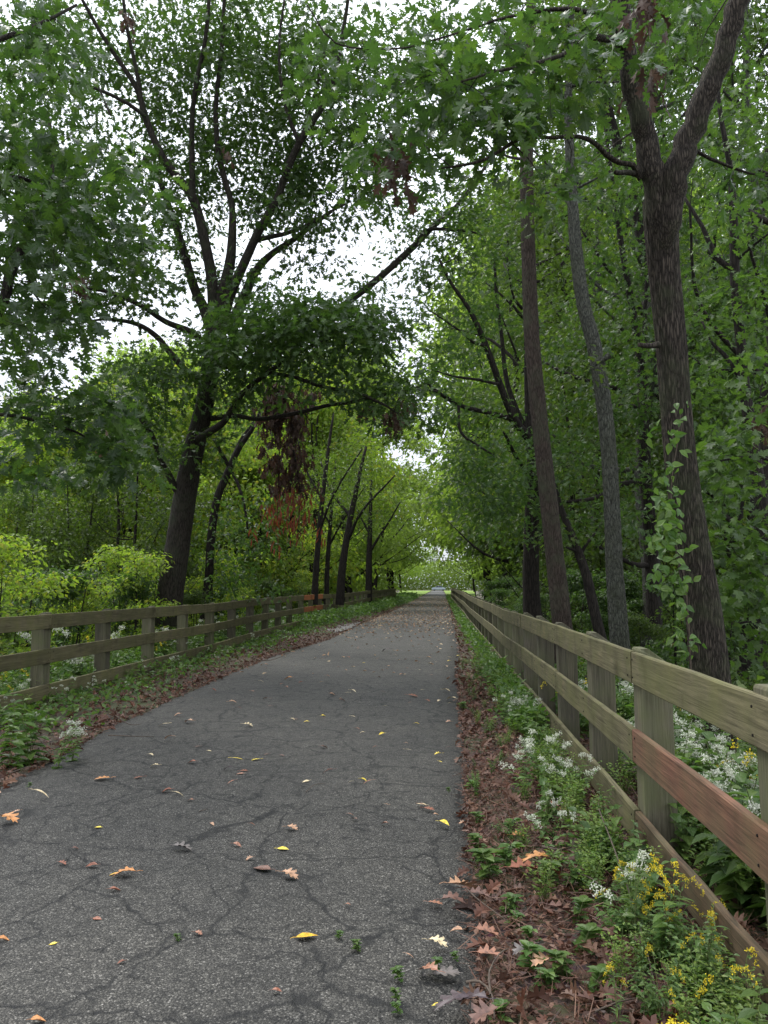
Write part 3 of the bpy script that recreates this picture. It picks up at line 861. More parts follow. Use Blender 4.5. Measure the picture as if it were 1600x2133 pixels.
E = build_tree('spreading_tree', 'dark many-branched tree seen behind the smooth tree, reaching left over the path', 'tree', [
    ([(1110, 1290, 38), (1106, 1200, 34), (1108, 1080, 30), (1112, 980, 28), (1110, 920, 28), (1105, 860, 24), (1098, 700, 14), (1092, 560, 10), (1095, 420, 7)], 17.5, 17.5),
    ([(1112, 925, 20), (1095, 905, 18), (1070, 870, 16), (1045, 810, 14), (1020, 740, 13), (1000, 690, 12), (975, 640, 9), (940, 590, 7), (915, 540, 5)], 17.5, 16),
    ([(1100, 905, 12), (1075, 850, 11), (1055, 790, 10), (1045, 700, 8), (1035, 620, 7), (1030, 540, 5)], 17.5, 18.5),
    ([(1065, 872, 11), (1020, 860, 10), (960, 845, 9), (905, 812, 8), (890, 800, 5), (850, 815, 3)], 17.2, 15),
    ([(1010, 720, 8), (985, 712, 6), (960, 690, 5), (900, 650, 3)], 16.6, 16),
    ([(1040, 800, 7), (990, 790, 6), (950, 785, 5), (900, 770, 3)], 16.6, 15.6),
    ([(955, 845, 6), (960, 900, 6), (1000, 930, 5), (1030, 950, 4)], 15.8, 15.2),
    ([(1112, 1000, 12), (1080, 960, 8), (1050, 900, 6)], 17.5, 16)],
    [(960, 610, 110, 70, 15.5, 18.5, 34), (1010, 700, 110, 80, 15.5, 18.5, 34), (890, 690, 60, 60, 15.5, 17, 12), (930, 780, 90, 60, 15, 17, 20), (1010, 870, 80, 50, 15.5, 17.5, 16),
     (900, 850, 60, 40, 15, 16, 10), (1050, 960, 110, 60, 14.5, 18, 60), (1010, 1030, 100, 50, 14.5, 17, 50), (1080, 1080, 100, 60, 14.5, 18, 45), (1080, 600, 40, 90, 17, 18.5, 12),
     (980, 960, 60, 30, 15, 16.5, 14), (1040, 480, 80, 70, 16, 18.5, 20)],
    M['bark_dark'], M['oak'], OAK2, 15, .42, (.11, .16), 24, .15, bark_disp(.04, 6, 2.5), 0,
    brown=[(850, 850, 18, 18, 15, 15.4, 4), (830, 880, 20, 18, 15, 15.4, 5)])

build_tree('dark_tree', 'dark straight tree deeper in the wood between lichened tree and forked tree', 'tree', [
    ([(1362, 1300, 30), (1358, 1200, 28), (1352, 1080, 26), (1345, 1000, 26), (1340, 900, 24), (1338, 780, 20), (1330, 720, 16), (1310, 600, 14), (1290, 480, 11), (1270, 340, 9), (1255, 200, 6)], 18, 18),
    ([(1350, 1008, 14), (1320, 1004, 12), (1290, 1010, 11), (1265, 1028, 10), (1220, 1042, 8), (1165, 1045, 6)], 18, 15.5),
    ([(1352, 1180, 12), (1320, 1175, 10), (1290, 1162, 9), (1250, 1140, 6)], 18, 16),
    ([(1340, 850, 9), (1310, 845, 8), (1275, 845, 6)], 18, 17), ([(1338, 780, 11), (1345, 640, 9), (1350, 500, 7), (1335, 380, 5)], 18, 18.5)],
    [(1200, 960, 70, 70, 14, 18, 24), (1180, 900, 60, 60, 15, 18, 18), (1290, 900, 60, 100, 14.5, 19, 30), (1300, 1080, 60, 80, 14, 18, 26), (1200, 1080, 60, 60, 15, 18, 18),
     (1310, 700, 70, 100, 16, 19, 34), (1300, 540, 70, 100, 16, 19, 30), (1180, 700, 50, 90, 16, 19, 18), (1280, 380, 60, 80, 16, 19, 20), (1340, 980, 50, 60, 16, 18, 12)],
    M['bark_dark'], M['oak'], OAK2, 15, .42, (.12, .17), 20, .2, None, 0)

build_tree('edge_tree', 'thin crooked tree at the right edge, behind the forked tree', 'tree', [
    ([(1640, 1320, 30), (1605, 1150, 28), (1585, 1040, 26), (1565, 900, 24), (1550, 800, 22), (1542, 700, 20), (1532, 600, 20), (1530, 500, 18), (1525, 400, 14), (1518, 330, 12), (1500, 230, 9), (1490, 100, 6)], 11.5, 11.5),
    ([(1530, 560, 13), (1500, 540, 12), (1475, 500, 10), (1450, 450, 8), (1425, 410, 6)], 11.5, 11.8),
    ([(1533, 545, 6), (1570, 510, 5), (1610, 480, 4)], 11.5, 11), ([(1525, 420, 6), (1560, 440, 12), (1620, 470, 14)], 11.5, 11),
    ([(1550, 800, 8), (1510, 740, 9), (1480, 710, 6), (1460, 660, 4)], 11.5, 12)],
    [(1545, 480, 70, 90, 10, 13, 20), (1480, 620, 60, 90, 11, 13, 16), (1560, 650, 60, 80, 10, 12.5, 18), (1500, 280, 60, 90, 11, 13, 16), (1560, 180, 50, 110, 10, 13, 14), (1490, 800, 60, 80, 11, 13, 16)],
    M['bark_dark'], M['maple'], OAK2, 14, .34, (.12, .17), 20, .15, None, 0)

build_tree('young_maple', 'young maple with fresh green lobed leaves beside the forked trunk at right edge', 'tree', [
    ([(1680, 1480, 22), (1660, 1200, 18), (1640, 950, 14), (1600, 700, 8)], 9.2, 9),
    ([(1655, 1150, 8), (1590, 1120, 6), (1520, 1130, 4)], 9, 8.6), ([(1645, 980, 8), (1580, 950, 6), (1500, 960, 4)], 9, 8.5), ([(1665, 1300, 8), (1600, 1290, 6), (1530, 1300, 4)], 9.1, 8.8)],
    [(1540, 950, 80, 70, 8.3, 9.8, 26), (1520, 1110, 80, 90, 8.3, 10, 36), (1570, 1280, 70, 80, 8.3, 10, 26), (1580, 800, 50, 70, 8.5, 10, 12), (1580, 1400, 50, 30, 9, 10, 8)],
    M['bark_dark'], M['maple'], MAPLE, 11, .26, (.10, .15), 10, .3, None, 0,
    brown=[(1595, 880, 12, 20, 8.8, 9.2, 4)])

build_tree('leaning_tree', 'thin dark tree leaning left between the smooth tree and the lichened tree', 'tree', [
    ([(1262, 1370, 24), (1240, 1280, 22), (1222, 1200, 20), (1205, 1150, 18), (1185, 1100, 15), (1165, 1050, 13), (1150, 990, 8)], 14.5, 14.5),
    ([(1208, 1155, 8), (1225, 1130, 6), (1240, 1110, 4)], 14.5, 14.5), ([(1205, 1150, 7), (1180, 1140, 5)], 14.5, 14.3)],
    [(1170, 1130, 40, 40, 14, 15, 8), (1180, 1000, 40, 50, 14, 15, 8)], M['bark_dark'], M['mid'], OAK2, 14, .36, (.1, .14), 12, .2, None, 0)

# --- slender trees left of the path, middle distance
build_tree('young_forked_tree', 'slim dark tree forking high, right behind the leaning oak trunk', 'tree', [
    ([(425, 1290, 20), (435, 1200, 19), (440, 1120, 18), (452, 1040, 17), (472, 990, 16), (480, 970, 15), (500, 930, 12), (525, 895, 9), (545, 850, 6)], 21, 21),
    ([(478, 975, 9), (460, 940, 8), (445, 915, 7)], 21, 20.5), ([(484, 985, 7), (500, 1020, 6), (512, 1070, 5), (518, 1120, 4)], 21, 20.5),
    ([(482, 960, 9), (505, 910, 8), (535, 870, 6), (560, 800, 4)], 21, 21.5)],
    [(470, 1130, 60, 90, 19.5, 22, 34), (540, 1100, 50, 80, 19.5, 22, 22), (500, 1220, 90, 40, 19, 22, 20), (540, 840, 70, 60, 20, 23, 18)],
    M['bark_dark'], M['oak'], OVATE, 14, .42, (.11, .16), 12, .2, None, 0)
for (lab, x0, Y0, top, lean, w, mat) in (
        ('slender grey tree nearest the hanging red leaves', 655, 30, 860, 40, 13, 'bark_dark'),
        ('thin double-stemmed tree left of the middle distance fence', 708, 34, 930, 55, 16, 'bark_dark'),
        ('thin leafy tree just beyond the orange fence board', 680, 36, 960, 20, 10, 'bark_dark'),
        ('dark tree where the far left fence begins to bend', 768, 48, 1000, 6, 13, 'bark_dark')):
    H = 1230 - top
    build_tree('slender_tree', lab, 'tree', [
        ([(x0, 1260, w * 1.2), (x0 + lean * .1, 1180, w), (x0 + lean * .4, 1230 - H * .5, w * .8), (x0 + lean * .8, 1230 - H * .85, w * .5), (x0 + lean, top, w * .3)], Y0, Y0),
        ([(x0 + lean * .3, 1230 - H * .35, w * .5), (x0 + lean * .3 + 30, 1230 - H * .55, w * .35), (x0 + lean + 60, 1230 - H * .8, w * .2)], Y0, Y0 - 1),
        ([(x0 + lean * .45, 1230 - H * .5, w * .4), (x0 - 20, 1230 - H * .7, w * .3), (x0 - 40, 1230 - H * .9, w * .15)], Y0, Y0 + 1)],
        [(x0 + lean * .6, top + H * .25, 65, H * .28, Y0 - 2, Y0 + 2, 34)], M[mat], M['mid'], SIMPLE, 26, .75, (.10, .16), 10, .4, None, 0,
        group='slender trees by the left fence')

# hanging dead bough
def dead_bough():
    o = thing('dead_bough', 'hanging broken bough of dark brown dead leaves turning rusty red lower down', 'dead branch', P(560, 800, 18.5))
    b = np.array(o.location)
    mb = MB()
    L = [[(560, 800), (600, 840), (610, 930), (605, 1020)], [(560, 800), (570, 860), (565, 930)], [(560, 800), (630, 850), (640, 900)], [(600, 840), (585, 900), (580, 1000), (578, 1100)], [(610, 930), (625, 1020), (620, 1110)], [(560, 800), (555, 850), (545, 900)]]
    cs = []
    for l in L:
        w = np.array([P(x, y, 18.5 + .3 * rnd.random()) for x, y in l])
        p, r = smooth_path(w, np.linspace(.025, .006, len(w)), .12)
        mb.tube(p - b, r, 5)
        cs.append(p[3:])
    link('branches', mb.mesh('dead_twigs'), M['bark_dark'], o)
    c = np.concatenate(cs)
    zsplit = P(600, 1010, 18.5).z
    up = c[c[:, 2] > zsplit]; lo = c[c[:, 2] <= zsplit]
    up = up[rng.integers(0, len(up), 75)] + rng.normal(0, .1, (75, 3))
    up = np.concatenate([up, up[::2] + rng.normal(0, .3, (len(up[::2]), 3)) * [1, 1, .8]])
    lo = np.concatenate([lo + rng.normal(0, .22, lo.shape) for _ in range(2)])
    for nm, cc, mt, npl, R in (('dead_leaves', up, 'dead', 10, .10), ('rusty_leaves', lo, 'rust', 8, .16)):
        pos, ax, nr, sz = sprays(cc, npl, R, (.14, .24), 3.0, 1.0)
        link(nm, leaves_mesh(nm, pos - b, ax, nr, sz, OAK2 if mt == 'dead' else LANCE), M[mt], o, 'stuff')
dead_bough()

# climbing vine on forked trunk
def vine():
    o = thing('climbing_vine', 'pale green vine climbing the left side of the forked trunk', 'vine', P(1440, 1420, 6.85))
    b = np.array(o.location)
    mb = MB()
    pts = np.array([P(1450, 1500, 6.9), P(1440, 1400, 6.9), P(1435, 1300, 6.85), P(1425, 1200, 6.85), P(1402, 1100, 6.85), P(1400, 1000, 6.85), P(1412, 920, 6.85), P(1420, 850, 6.8)])
    p, r = smooth_path(pts, np.linspace(.008, .003, len(pts)), .05)
    mb.tube(p - b, r, 5)
    link('stem', mb.mesh('vine_stem'), M['twig'], o)
    c = p[rng.integers(0, len(p), 75)] + rng.normal(0, .05, (75, 3)) + np.array([-.05, -.05, 0])
    c2 = np.array([P(rnd.gauss(1390, 18), rnd.gauss(1110, 75), rnd.uniform(6.6, 6.9)) for _ in range(50)])
    c = np.concatenate([c, c2])
    pos = np.repeat(c, 2, 0) + rng.normal(0, .03, (len(c) * 2, 3))
    ax = rng.normal(0, 1, pos.shape) + np.array([0, -.4, -.9]); nr = rng.normal(0, .5, pos.shape) + np.array([-.3, -.9, .5])
    me = mesh_np('vine_leaf', OVATE[0], np.concatenate([np.array(f) for f in OVATE[1]]), [len(f) for f in OVATE[1]])
    me.materials.append(M['herb'])
    for i in range(len(pos)):
        a = Vector(ax[i]).normalized(); s_ = a.cross(Vector(nr[i])).normalized(); n_ = s_.cross(a)
        l = link('leaf', me, None, o)
        l.matrix_local = Matrix.Translation(Vector(pos[i] - b)) @ Matrix((s_, a, n_)).transposed().to_4x4() @ Matrix.Scale(rnd.uniform(.06, .11), 4)
vine()

# ------------------------------------------------------------------ background trees (a few kinds, copied)
def proto_tree(name, label, H, R, c0, nl, npl, lsize, leafmat, tmpl, nlimb=9, sr=.55, shape=1.0, stems=1, group=None, bark='bark_dark'):
    root = thing(name, label, 'tree', (0, 0, 0), 0, group)
    mb = MB()
    nodes, rad = [], []
    for s_ in range(stems):
        lean = Vector((rnd.uniform(-.12, .12), rnd.uniform(-.12, .12), 1))
        r0 = H * .0125 / math.sqrt(stems)
        off = Vector((rnd.uniform(-.3, .3), rnd.uniform(-.3, .3), 0)) * (stems - 1)
        pts = np.array([off + Vector((lean.x * H * t + rnd.uniform(-.15, .15) * H * .06, lean.y * H * t + rnd.uniform(-.15, .15) * H * .06, H * t)) for t in (-.05, .1, .25, .4, .55, .7, .85, .95)])
        p, r = smooth_path(pts, r0 * np.linspace(1.25, .15, 8), .4)
        mb.tube(p, r, 7)
        nodes.append(p); rad.append(r)
        for k in range(nlimb):
            t = rnd.uniform(c0 / H + .03, .85)
            st = p[int(t * (len(p) - 1))]
            a = rnd.uniform(0, 2 * math.pi)
            L = R * rnd.uniform(.6, 1.0) * (1 - .5 * t)
            e = st + np.array([math.cos(a) * L, math.sin(a) * L, L * rnd.uniform(.3, 1.0)])
            mid = (st + e) / 2 + np.array([0, 0, -.08 * L]) + rng.normal(0, .08 * L, 3)
            q, rq = smooth_path([st, mid, e], [r0 * .45 * (1 - t * .6), r0 * .28 * (1 - t * .6), r0 * .1], .4)
            mb.tube(q, rq, 5)
            nodes.append(q); rad.append(rq)
    cs = []
    nclump = max(10, nl // 9)
    while len(cs) < nclump:
        z = rnd.uniform(c0, H)
        t = (z - c0) / (H - c0)
        rr = R * (math.sin(math.pi * min(1, (t * .86 + .14)) ** shape)) ** .6
        rr *= .75 + .5 * mnoise.noise(Vector((z * .45, H, R)))
        a = rnd.uniform(0, 2 * math.pi)
        q = math.sqrt(rnd.uniform(.05, 1)) * rr
        c = Vector((q * math.cos(a), q * math.sin(a), z))
        if mnoise.noise(c * (1.6 / R) + Vector((H, 0, 0))) < -.13: continue      # gaps in the crown
        cs.append(c)
    cs = np.array(cs)
    per = nl // nclump
    cs = np.repeat(cs, per, 0) + rng.normal(0, 1, (len(cs) * per, 3)) * np.array([.16, .16, .06]) * R
    cs[:, 2] = np.maximum(cs[:, 2], .1)
    grow(mb, np.concatenate(nodes)[::2], np.concatenate(rad)[::2], cs, .03, .1, 3)
    link('trunk', mb.mesh(name + '_trunk', True), M[bark], root)
    pos, ax, nr, sz = sprays(cs, npl, sr, lsize, .4, .22)
    link('crown', leaves_mesh(name + '_crown', pos, ax, nr, sz, tmpl), leafmat, root, 'stuff')
    return root

protos = {
    'tallA': (proto_tree('woodland_tree', '', 16, 3.8, 4.0, 400, 17, (.13, .21), M['mid'], OAK2, 12), 16, 3.6),
    'tallB': (proto_tree('woodland_tree', '', 17, 3.5, 5, 360, 17, (.13, .21), M['mid'], OAK2, 12, bark='bark_lichen'), 17, 3.3),
    'tallC': (proto_tree('woodland_tree', '', 15, 3.8, 3, 400, 17, (.13, .2), M['oak'], OAK2, 12), 15, 3.8),
    'bushy': (proto_tree('bushy_tree', '', 9, 3.2, .8, 560, 18, (.12, .2), M['mid'], OAK2, 9, stems=2), 9, 3.2),
    'bushyB': (proto_tree('bushy_tree', '', 9, 3.2, .8, 520, 20, (.12, .2), M['bright'], OVATE, 9, stems=2), 9, 3.2),
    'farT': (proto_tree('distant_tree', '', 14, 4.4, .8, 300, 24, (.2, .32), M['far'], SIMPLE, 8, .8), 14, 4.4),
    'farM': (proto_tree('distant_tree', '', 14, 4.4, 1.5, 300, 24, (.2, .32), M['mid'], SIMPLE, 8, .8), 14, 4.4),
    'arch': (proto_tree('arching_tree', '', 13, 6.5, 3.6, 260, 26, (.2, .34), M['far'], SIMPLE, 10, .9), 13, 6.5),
    'shrub': (proto_tree('shrub', '', 2.6, 1.3, .15, 170, 22, (.07, .12), M['mid'], SIMPLE, 7, .26, stems=3), 2.6, 1.3),
    'shrubB': (proto_tree('shrub', '', 2.6, 1.3, .15, 170, 22, (.07, .12), M['bright'], SIMPLE, 7, .26, stems=3), 2.6, 1.3),
    'shrubO': (proto_tree('shrub', '', 3.0, 1.4, .15, 130, 16, (.09, .15), M['oak'], OVATE, 7, .3, stems=3), 3.0, 1.4),
}
used = set()
def put(kind, px, Y, top, wpx, label, group, z=None, X=None):
    root, H, R = protos[kind]
    base = P(px, 1220, Y)
    x = base.x if X is None else X
    gz = ground_z(x, Y) if z is None else z
    topz = P(px, top, Y).z
    sz = (topz - gz) / H
    sx = wpx * Y / FPX / R if wpx else sz
    sx = min(max(sx, sz * .9), sz * 1.7)
    loc, rz, sc = (x, Y, gz), rnd.uniform(0, 6.28), (sx, sx, sz)
    if kind not in used:
        used.add(kind)
        root.location = loc; root.rotation_euler = (0, 0, rz); root.scale = sc
        tag(root, label, None, group)
        return root
    return copy_tree(root, loc, rz, sc, label, group)

LS = np.array([(-200, 830), (120, 820), (170, 850), (235, 735), (380, 725), (450, 790), (560, 770), (700, 720), (820, 760), (850, 900), (915, 990)])
RS = np.array([(880, 1010), (925, 960), (945, 880), (975, 740), (1010, 560), (1060, 330), (1130, 60), (1250, -250), (1800, -300)])
def skyL(px): return float(np.interp(px, LS[:, 0], LS[:, 1]))
def skyR(px): return float(np.interp(px, RS[:, 0], RS[:, 1]))

def where(lab, k, px, Y):
    col = {'bushyB': 'yellow-green ', 'farT': 'pale green ', 'farM': 'mid green '}.get(k, 'dark green ')
    row = 'in front' if Y < 25 else 'behind the first row' if Y < 34 else 'deeper in' if Y < 45 else 'far off' if Y < 62 else 'farther off' if Y < 85 else 'very far off' if Y < 120 else 'farthest off'
    spots = ((120, 'at the left edge of the wood'), (330, 'left of the leaning oak trunk'), (480, 'just right of the leaning oak trunk'), (620, 'behind the hanging dead bough'), (740, 'behind the slender trees'), (830, 'left of the path'), (915, 'close left of the path end'),
             (990, 'close right of the path end'), (1090, 'left of the smooth trunk'), (1240, 'between smooth and lichened trunks'), (1370, 'left of the forked trunk'), (1500, 'behind the forked trunk'), (9999, 'at the right edge of the wood'))
    sp = next(t for x, t in spots if px < x)
    return '%stree %s, %s' % (col, sp, row)
for Y, step, kinds, xm in ((21, 115, ('bushy',), 8.6), (27, 95, ('bushyB',), 9.0), (36, 75, ('bushyB', 'bushy'), 8.5), (50, 60, ('farT', 'bushyB'), 8.0), (70, 60, ('farT',), 8.5), (100, 52, ('farT', 'farT'), 9), (140, 40, ('farT',), 9)):
    pmax = 915 - xm * FPX / Y
    px = pmax
    lab = 'leafy tree in the wood beyond the left fence, its trunk hidden' if Y < 45 else 'pale distant tree lining the left side of the path'
    grp = 'leafy trees beyond the left fence' if Y < 45 else 'distant trees left of the path'
    while px > (-60 if Y < 60 else 250):
        k = rnd.choice(kinds)
        s = skyL(px)
        put(k, px, Y, s + abs(rnd.gauss(0, 45)) + (60 if Y < 25 else 0), step * 1.15, where(lab, k, px, Y), grp)
        px -= step * rnd.uniform(.8, 1.15)
for Y, step, kinds, xm in ((15.5, 190, ('tallC',), 6.0), (21, 145, ('tallC', 'tallB'), 5.5), (28, 120, ('tallA', 'bushy', 'tallC'), 5.5), (39, 95, ('tallB', 'bushyB', 'tallA', 'bushyB'), 5.5), (52, 65, ('farM', 'bushyB', 'farT'), 6.0), (72, 62, ('farM', 'farT'), 8.2), (100, 54, ('farT', 'farT'), 9.0), (140, 42, ('farT',), 9.0)):
    px = 915 + xm * FPX / Y
    lab = 'woodland tree with dark trunk deeper in the wood beyond the right fence' if Y < 45 else 'pale distant tree lining the right side of the path'
    grp = 'woodland trees beyond the right fence' if Y < 45 else 'distant trees right of the path'
    while px < (1680 if Y < 60 else 1450):
        k = rnd.choice(kinds)
        s = skyR(px)
        top = max(s, -300) + abs(rnd.gauss(0, 110))
        if Y > 45: top = max(top, 380 + abs(rnd.gauss(0, 80)))
        if k.startswith('bushy'): top = max(top, 620 + abs(rnd.gauss(0, 60)))
        put(k, px, Y, top, step * 1.1, where(lab, k, px, Y), grp)
        px += step * rnd.uniform(.8, 1.2)
# trees arching over the far path
for Y, x, top in ((66, -7.6, 880), (62, 8.0, 760), (88, -7.6, 960), (92, 8.0, 900), (125, -8, 1000), (130, 8.2, 980), (185, -9, 1080), (190, 9, 1070)):
    put('arch', 915 + x * FPX / Y, Y, top, None, '%s distant tree on the %s whose crown arches over the far path' % ('nearest' if Y < 70 else 'second' if Y < 100 else 'third' if Y < 150 else 'farthest', 'left' if x < 0 else 'right'), 'trees arching over the far path')
def near(px):
    for x, t in ((0, 'outside the left edge'), (160, 'at the left edge'), (330, 'left of the leaning oak trunk'), (450, 'right of the leaning oak trunk'), (640, 'below the hanging dead bough'), (915, 'near the slender trees'), (1080, 'left of the dark spreading tree'), (1180, 'at the foot of the smooth tree'),
                 (1300, 'at the foot of the lichened tree'), (1400, 'left of the forked trunk'), (1500, 'at the foot of the forked trunk'), (1600, 'at the right edge')):
        if px < x: return t
    return 'outside the right edge'
# shrubs behind the fences
for i in range(44):
    Y = rnd.uniform(8.5, 40); x = rnd.uniform(-8.5, -6.4) - (0 if Y > 12 else 1)
    px = 915 + x * FPX / Y
    put(rnd.choice(('shrub', 'shrubB', 'shrubO')), px, Y, P(0, 0, 1) and (1220 - (rnd.uniform(.6, 2.6) - 1.55) * FPX / Y), None, '%s shrub behind the left fence, %s' % (('small', 'leafy', 'dense')[i % 3], near(px)), 'shrubs behind the left fence', X=x)
for i in range(34):
    Y = rnd.uniform(8.0, 42); x = rnd.uniform(3.2, 7.5) if Y < 20 else rnd.uniform(2.6, 5.5)
    px = 915 + x * FPX / Y
    put(rnd.choice(('shrub', 'shrubO', 'shrubO')), px, Y, 1220 - (rnd.uniform(.3, 2.4) - 1.55) * FPX / Y, None, '%s shrub on the bank behind the right fence, %s' % (('small', 'leafy', 'dense')[i % 3], near(px)), 'shrubs behind the right fence', X=x)

# far wood closing the view: one mass
def far_wood():
    N = 70000
    x = rng.uniform(14, 130, N) * rng.choice([-1, 1], N)
    y = rng.uniform(150, 215, N)
    z = rng.uniform(0, 1, N) ** .9 * (13 + 4 * np.sin(x * .31) + 3 * np.sin(x * .77 + 1))
    n2 = 45000
    x = np.concatenate([x, rng.uniform(-60, 60, n2)]); y = np.concatenate([y, rng.uniform(262, 280, n2)])
    z = np.concatenate([z, rng.uniform(0, 10, n2)])
    pos = np.stack([x, y, z], -1)
    ax = rng.normal(0, 1, pos.shape); nr = rng.normal(0, 1, pos.shape) + np.array([0, 0, 1])
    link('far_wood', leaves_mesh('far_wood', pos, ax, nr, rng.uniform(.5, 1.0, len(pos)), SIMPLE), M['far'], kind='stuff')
far_wood()

# ------------------------------------------------------------------ fences
def board_mesh(L, name, rot=0.0, rough=0.002):
    """plank along +X from 0 to L, thickness along Y (0..-t), height along Z, worn edges"""
    mb = MB()
    h, t, c = .184, .038, .006
    n = 10
    V = []
    for i in range(n + 1):
        x = L * i / n
        w = 1 + rnd.uniform(-rough, rough) * 3
        dy = rnd.uniform(-rough, rough); dz = rnd.uniform(-rough, rough)
        if rot: dz += rnd.uniform(-rot, rot) * .2
        zt = h / 2 * w - (rnd.uniform(0, rot) if rot else 0)
        zb = -h / 2 * w + (rnd.uniform(0, rot) if rot else 0)
        for (yy, zz) in ((0, zb + c), (0, zt - c), (c, zt), (t - c, zt), (t, zt - c), (t, zb + c), (t - c, zb), (c, zb)):
            V.append((x, yy + dy, zz + dz))
    F = []
    for i in range(n):
        for k in range(8):
            a, b = i * 8 + k, i * 8 + (k + 1) % 8
            F.append((a, a + 8, b + 8, b))
    F.append(tuple(range(0, 8))); F.append(tuple(range(n * 8 + 7, n * 8 - 1, -1)))
    mb.add(V, F)
    return mb.mesh(name)

def post_mesh(name, H=1.188, w=.175, depth=.4):
    """square post, origin at ground; path side at Y=0, chamfered top falling away from the path"""
    mb = MB()
    c = .007
    ring = lambda z, s=0: [(-w / 2 + c, 0 + s), (w / 2 - c, 0 + s), (w / 2, c), (w / 2, w - c), (w / 2 - c, w), (-w / 2 + c, w), (-w / 2, w - c), (-w / 2, c)]
    V = []
    zs = [-depth, .3, .7]
    for z in zs:
        j = rnd.uniform(-.002, .002)
        V += [(x + j, y, z) for x, y in ring(z)]
    def topz(y): return H if y < w * .3 else H - (y - w * .3) * .75
    V += [(x, y, topz(y) - .012) for x, y in ring(0)]
    F = []
    for i in range(3):
        for k in range(8):
            a, b = i * 8 + k, i * 8 + (k + 1) % 8
            F.append((a, b, b + 8, a + 8))
    b = 24
    n = len(V)
    V += [(-w / 2 + c, c, H), (w / 2 - c, c, H), (w / 2 - c, w * .3, H), (-w / 2 + c, w * .3, H), (w / 2 - c, w - c, topz(w - c)), (-w / 2 + c, w - c, topz(w - c))]
    F += [(n, n + 1, n + 2, n + 3), (n + 3, n + 2, n + 4, n + 5), (b, b + 1, n + 1, n), (b + 1, b + 2, n + 1), (b + 2, b + 3, n + 4, n + 2, n + 1), (b + 3, b + 4, n + 4), (b + 4, b + 5, n + 5, n + 4), (b + 5, b + 6, n + 5), (b + 6, b + 7, n, n + 3, n + 5), (b + 7, b, n)]
    mb.add(V, F)
    return mb.mesh(name)

RAIL_Z = (1.075, .635, .185)

def build_fence(name, label, side, posts, fx, hz, special):
    """posts: list of Y positions of post centres; boards span two bays; side=+1 right fence (posts at +X), -1 left"""
    root = thing(name, label, 'fence', (fx(posts[0]), posts[0], 0))
    base = Vector(root.location)
    pm = []
    for i in range(6):
        me = post_mesh(name + '_post')
        me.materials.append(M['post'] if i < 4 else M['post_dark'])
        pm.append(me)
    bolt = MB()
    for k in range(1):
        bolt.tube([(0, -.002, 0), (0, -.006, 0)], [.006, .005], 6)
    bm_ = bolt.mesh('nail')
    bm_.materials.append(M['bark_dark'])
    rotz = math.pi / 2 * -1 if side > 0 else math.pi / 2
    zoff = [hz(y) + rnd.uniform(-.012, .012) for y in posts]
    for y, dz in zip(posts, zoff):
        o = link('post', rnd.choice(pm), None, root)
        x = fx(y) + side * (.038 + .004)
        o.location = Vector((x, y, dz)) - base
        o.rotation_euler = (rnd.uniform(-.012, .012), rnd.uniform(-.02, .02), (-math.pi / 2 if side > 0 else math.pi / 2))
    bl = {}
    for r, zc in enumerate(RAIL_Z):
        i = 0
        while i < len(posts) - 1:
            j = min(i + 2, len(posts) - 1)
            a = Vector((fx(posts[i]), posts[i] + .003, zc + zoff[i]))
            b = Vector((fx(posts[j]), posts[j] - .003, zc + zoff[j]))
            if r == 2 and rnd.random() < .0: i = j; continue
            L = (b - a).length
            sp = special.get((r, i))
            key = (round(L, 2), rnd.randrange(3), sp)
            if key not in bl:
                me = board_mesh(L, name + '_board', .012 if sp == 'wood_rot' else 0, .0025)
                me.materials.append(M[sp or 'wood'])
                bl[key] = me
            o = link('board', bl[key], None, root)
            d = (b - a).normalized()
            # board X along d, board Y (thickness) towards the posts
            yv = Vector((side, 0, 0)); yv = (yv - d * yv.dot(d)).normalized()
            zv = d.cross(yv)
            if zv.z < 0:
                # flip direction of travel so that Z stays up
                a, b, d = b, a, -d
                zv = d.cross(yv)
            wob = (rnd.random() - .5) * .006
            o.matrix_local = Matrix.Translation(a - base + yv * (wob + .002)) @ Matrix((d, yv, zv)).transposed().to_4x4()
            if sp == 'wood_red': o['label'] = 'newer reddish brown middle board nearest the camera'
            if sp == 'wood_rot': o['label'] = 'splintered rotting bottom board nearest the camera'
            if sp == 'wood_orange': o['label'] = 'bright orange-brown replacement board'
            if posts[i] < 12 and side > 0 or posts[i] < 16 and side < 0:
                for yy in (posts[i] + .06, posts[j] - .06, posts[i] + (posts[j] - posts[i]) / 2):
                    for dz in (-.05, .05):
                        t = (yy - posts[i]) / (posts[j] - posts[i])
                        q = Vector((fx(yy), yy, zc + zoff[i] * (1 - t) + zoff[j] * t + dz))
                        nl = link('nail', bm_, None, root)
                        nl.location = q - base
                        nl.rotation_euler = (0, 0, -math.pi / 2 if side > 0 else math.pi / 2)
            i = j
    return root

postsR = [1.0 - 1.6, 1.0, 2.82, 4.6] + [6.04] + [7.6 + 1.53 * k for k in range(46)]
postsR = [-.6, 1.1, 2.82, 4.6, 6.04, 7.6] + [7.6 + 1.53 * k for k in range(1, 46)]
# boards start at the first post; joints fall on 1.1?, 4.6, 7.6
postsR = [1.1 - 1.75, 1.1, 2.82, 4.6, 6.04, 7.6][1:] + [7.6 + 1.53 * k for k in range(1, 47)]
postsL = [9.7 - 1.83 * k for k in range(4, 0, -1)] + [9.7 + 1.83 * k for k in range(0, 34)]
hR = lambda y: float(np.interp(y, [0, 16, 22, 30, 34, 40, 50, 80], [0, 0, -.03, .03, .09, .07, .13, .16])) + .025 * math.sin(y * .35) * (y > 12)
hL = lambda y: float(np.interp(y, [0, 25, 40, 60, 90], [0, .02, .03, .10, .16])) + .02 * math.sin(y * .3)
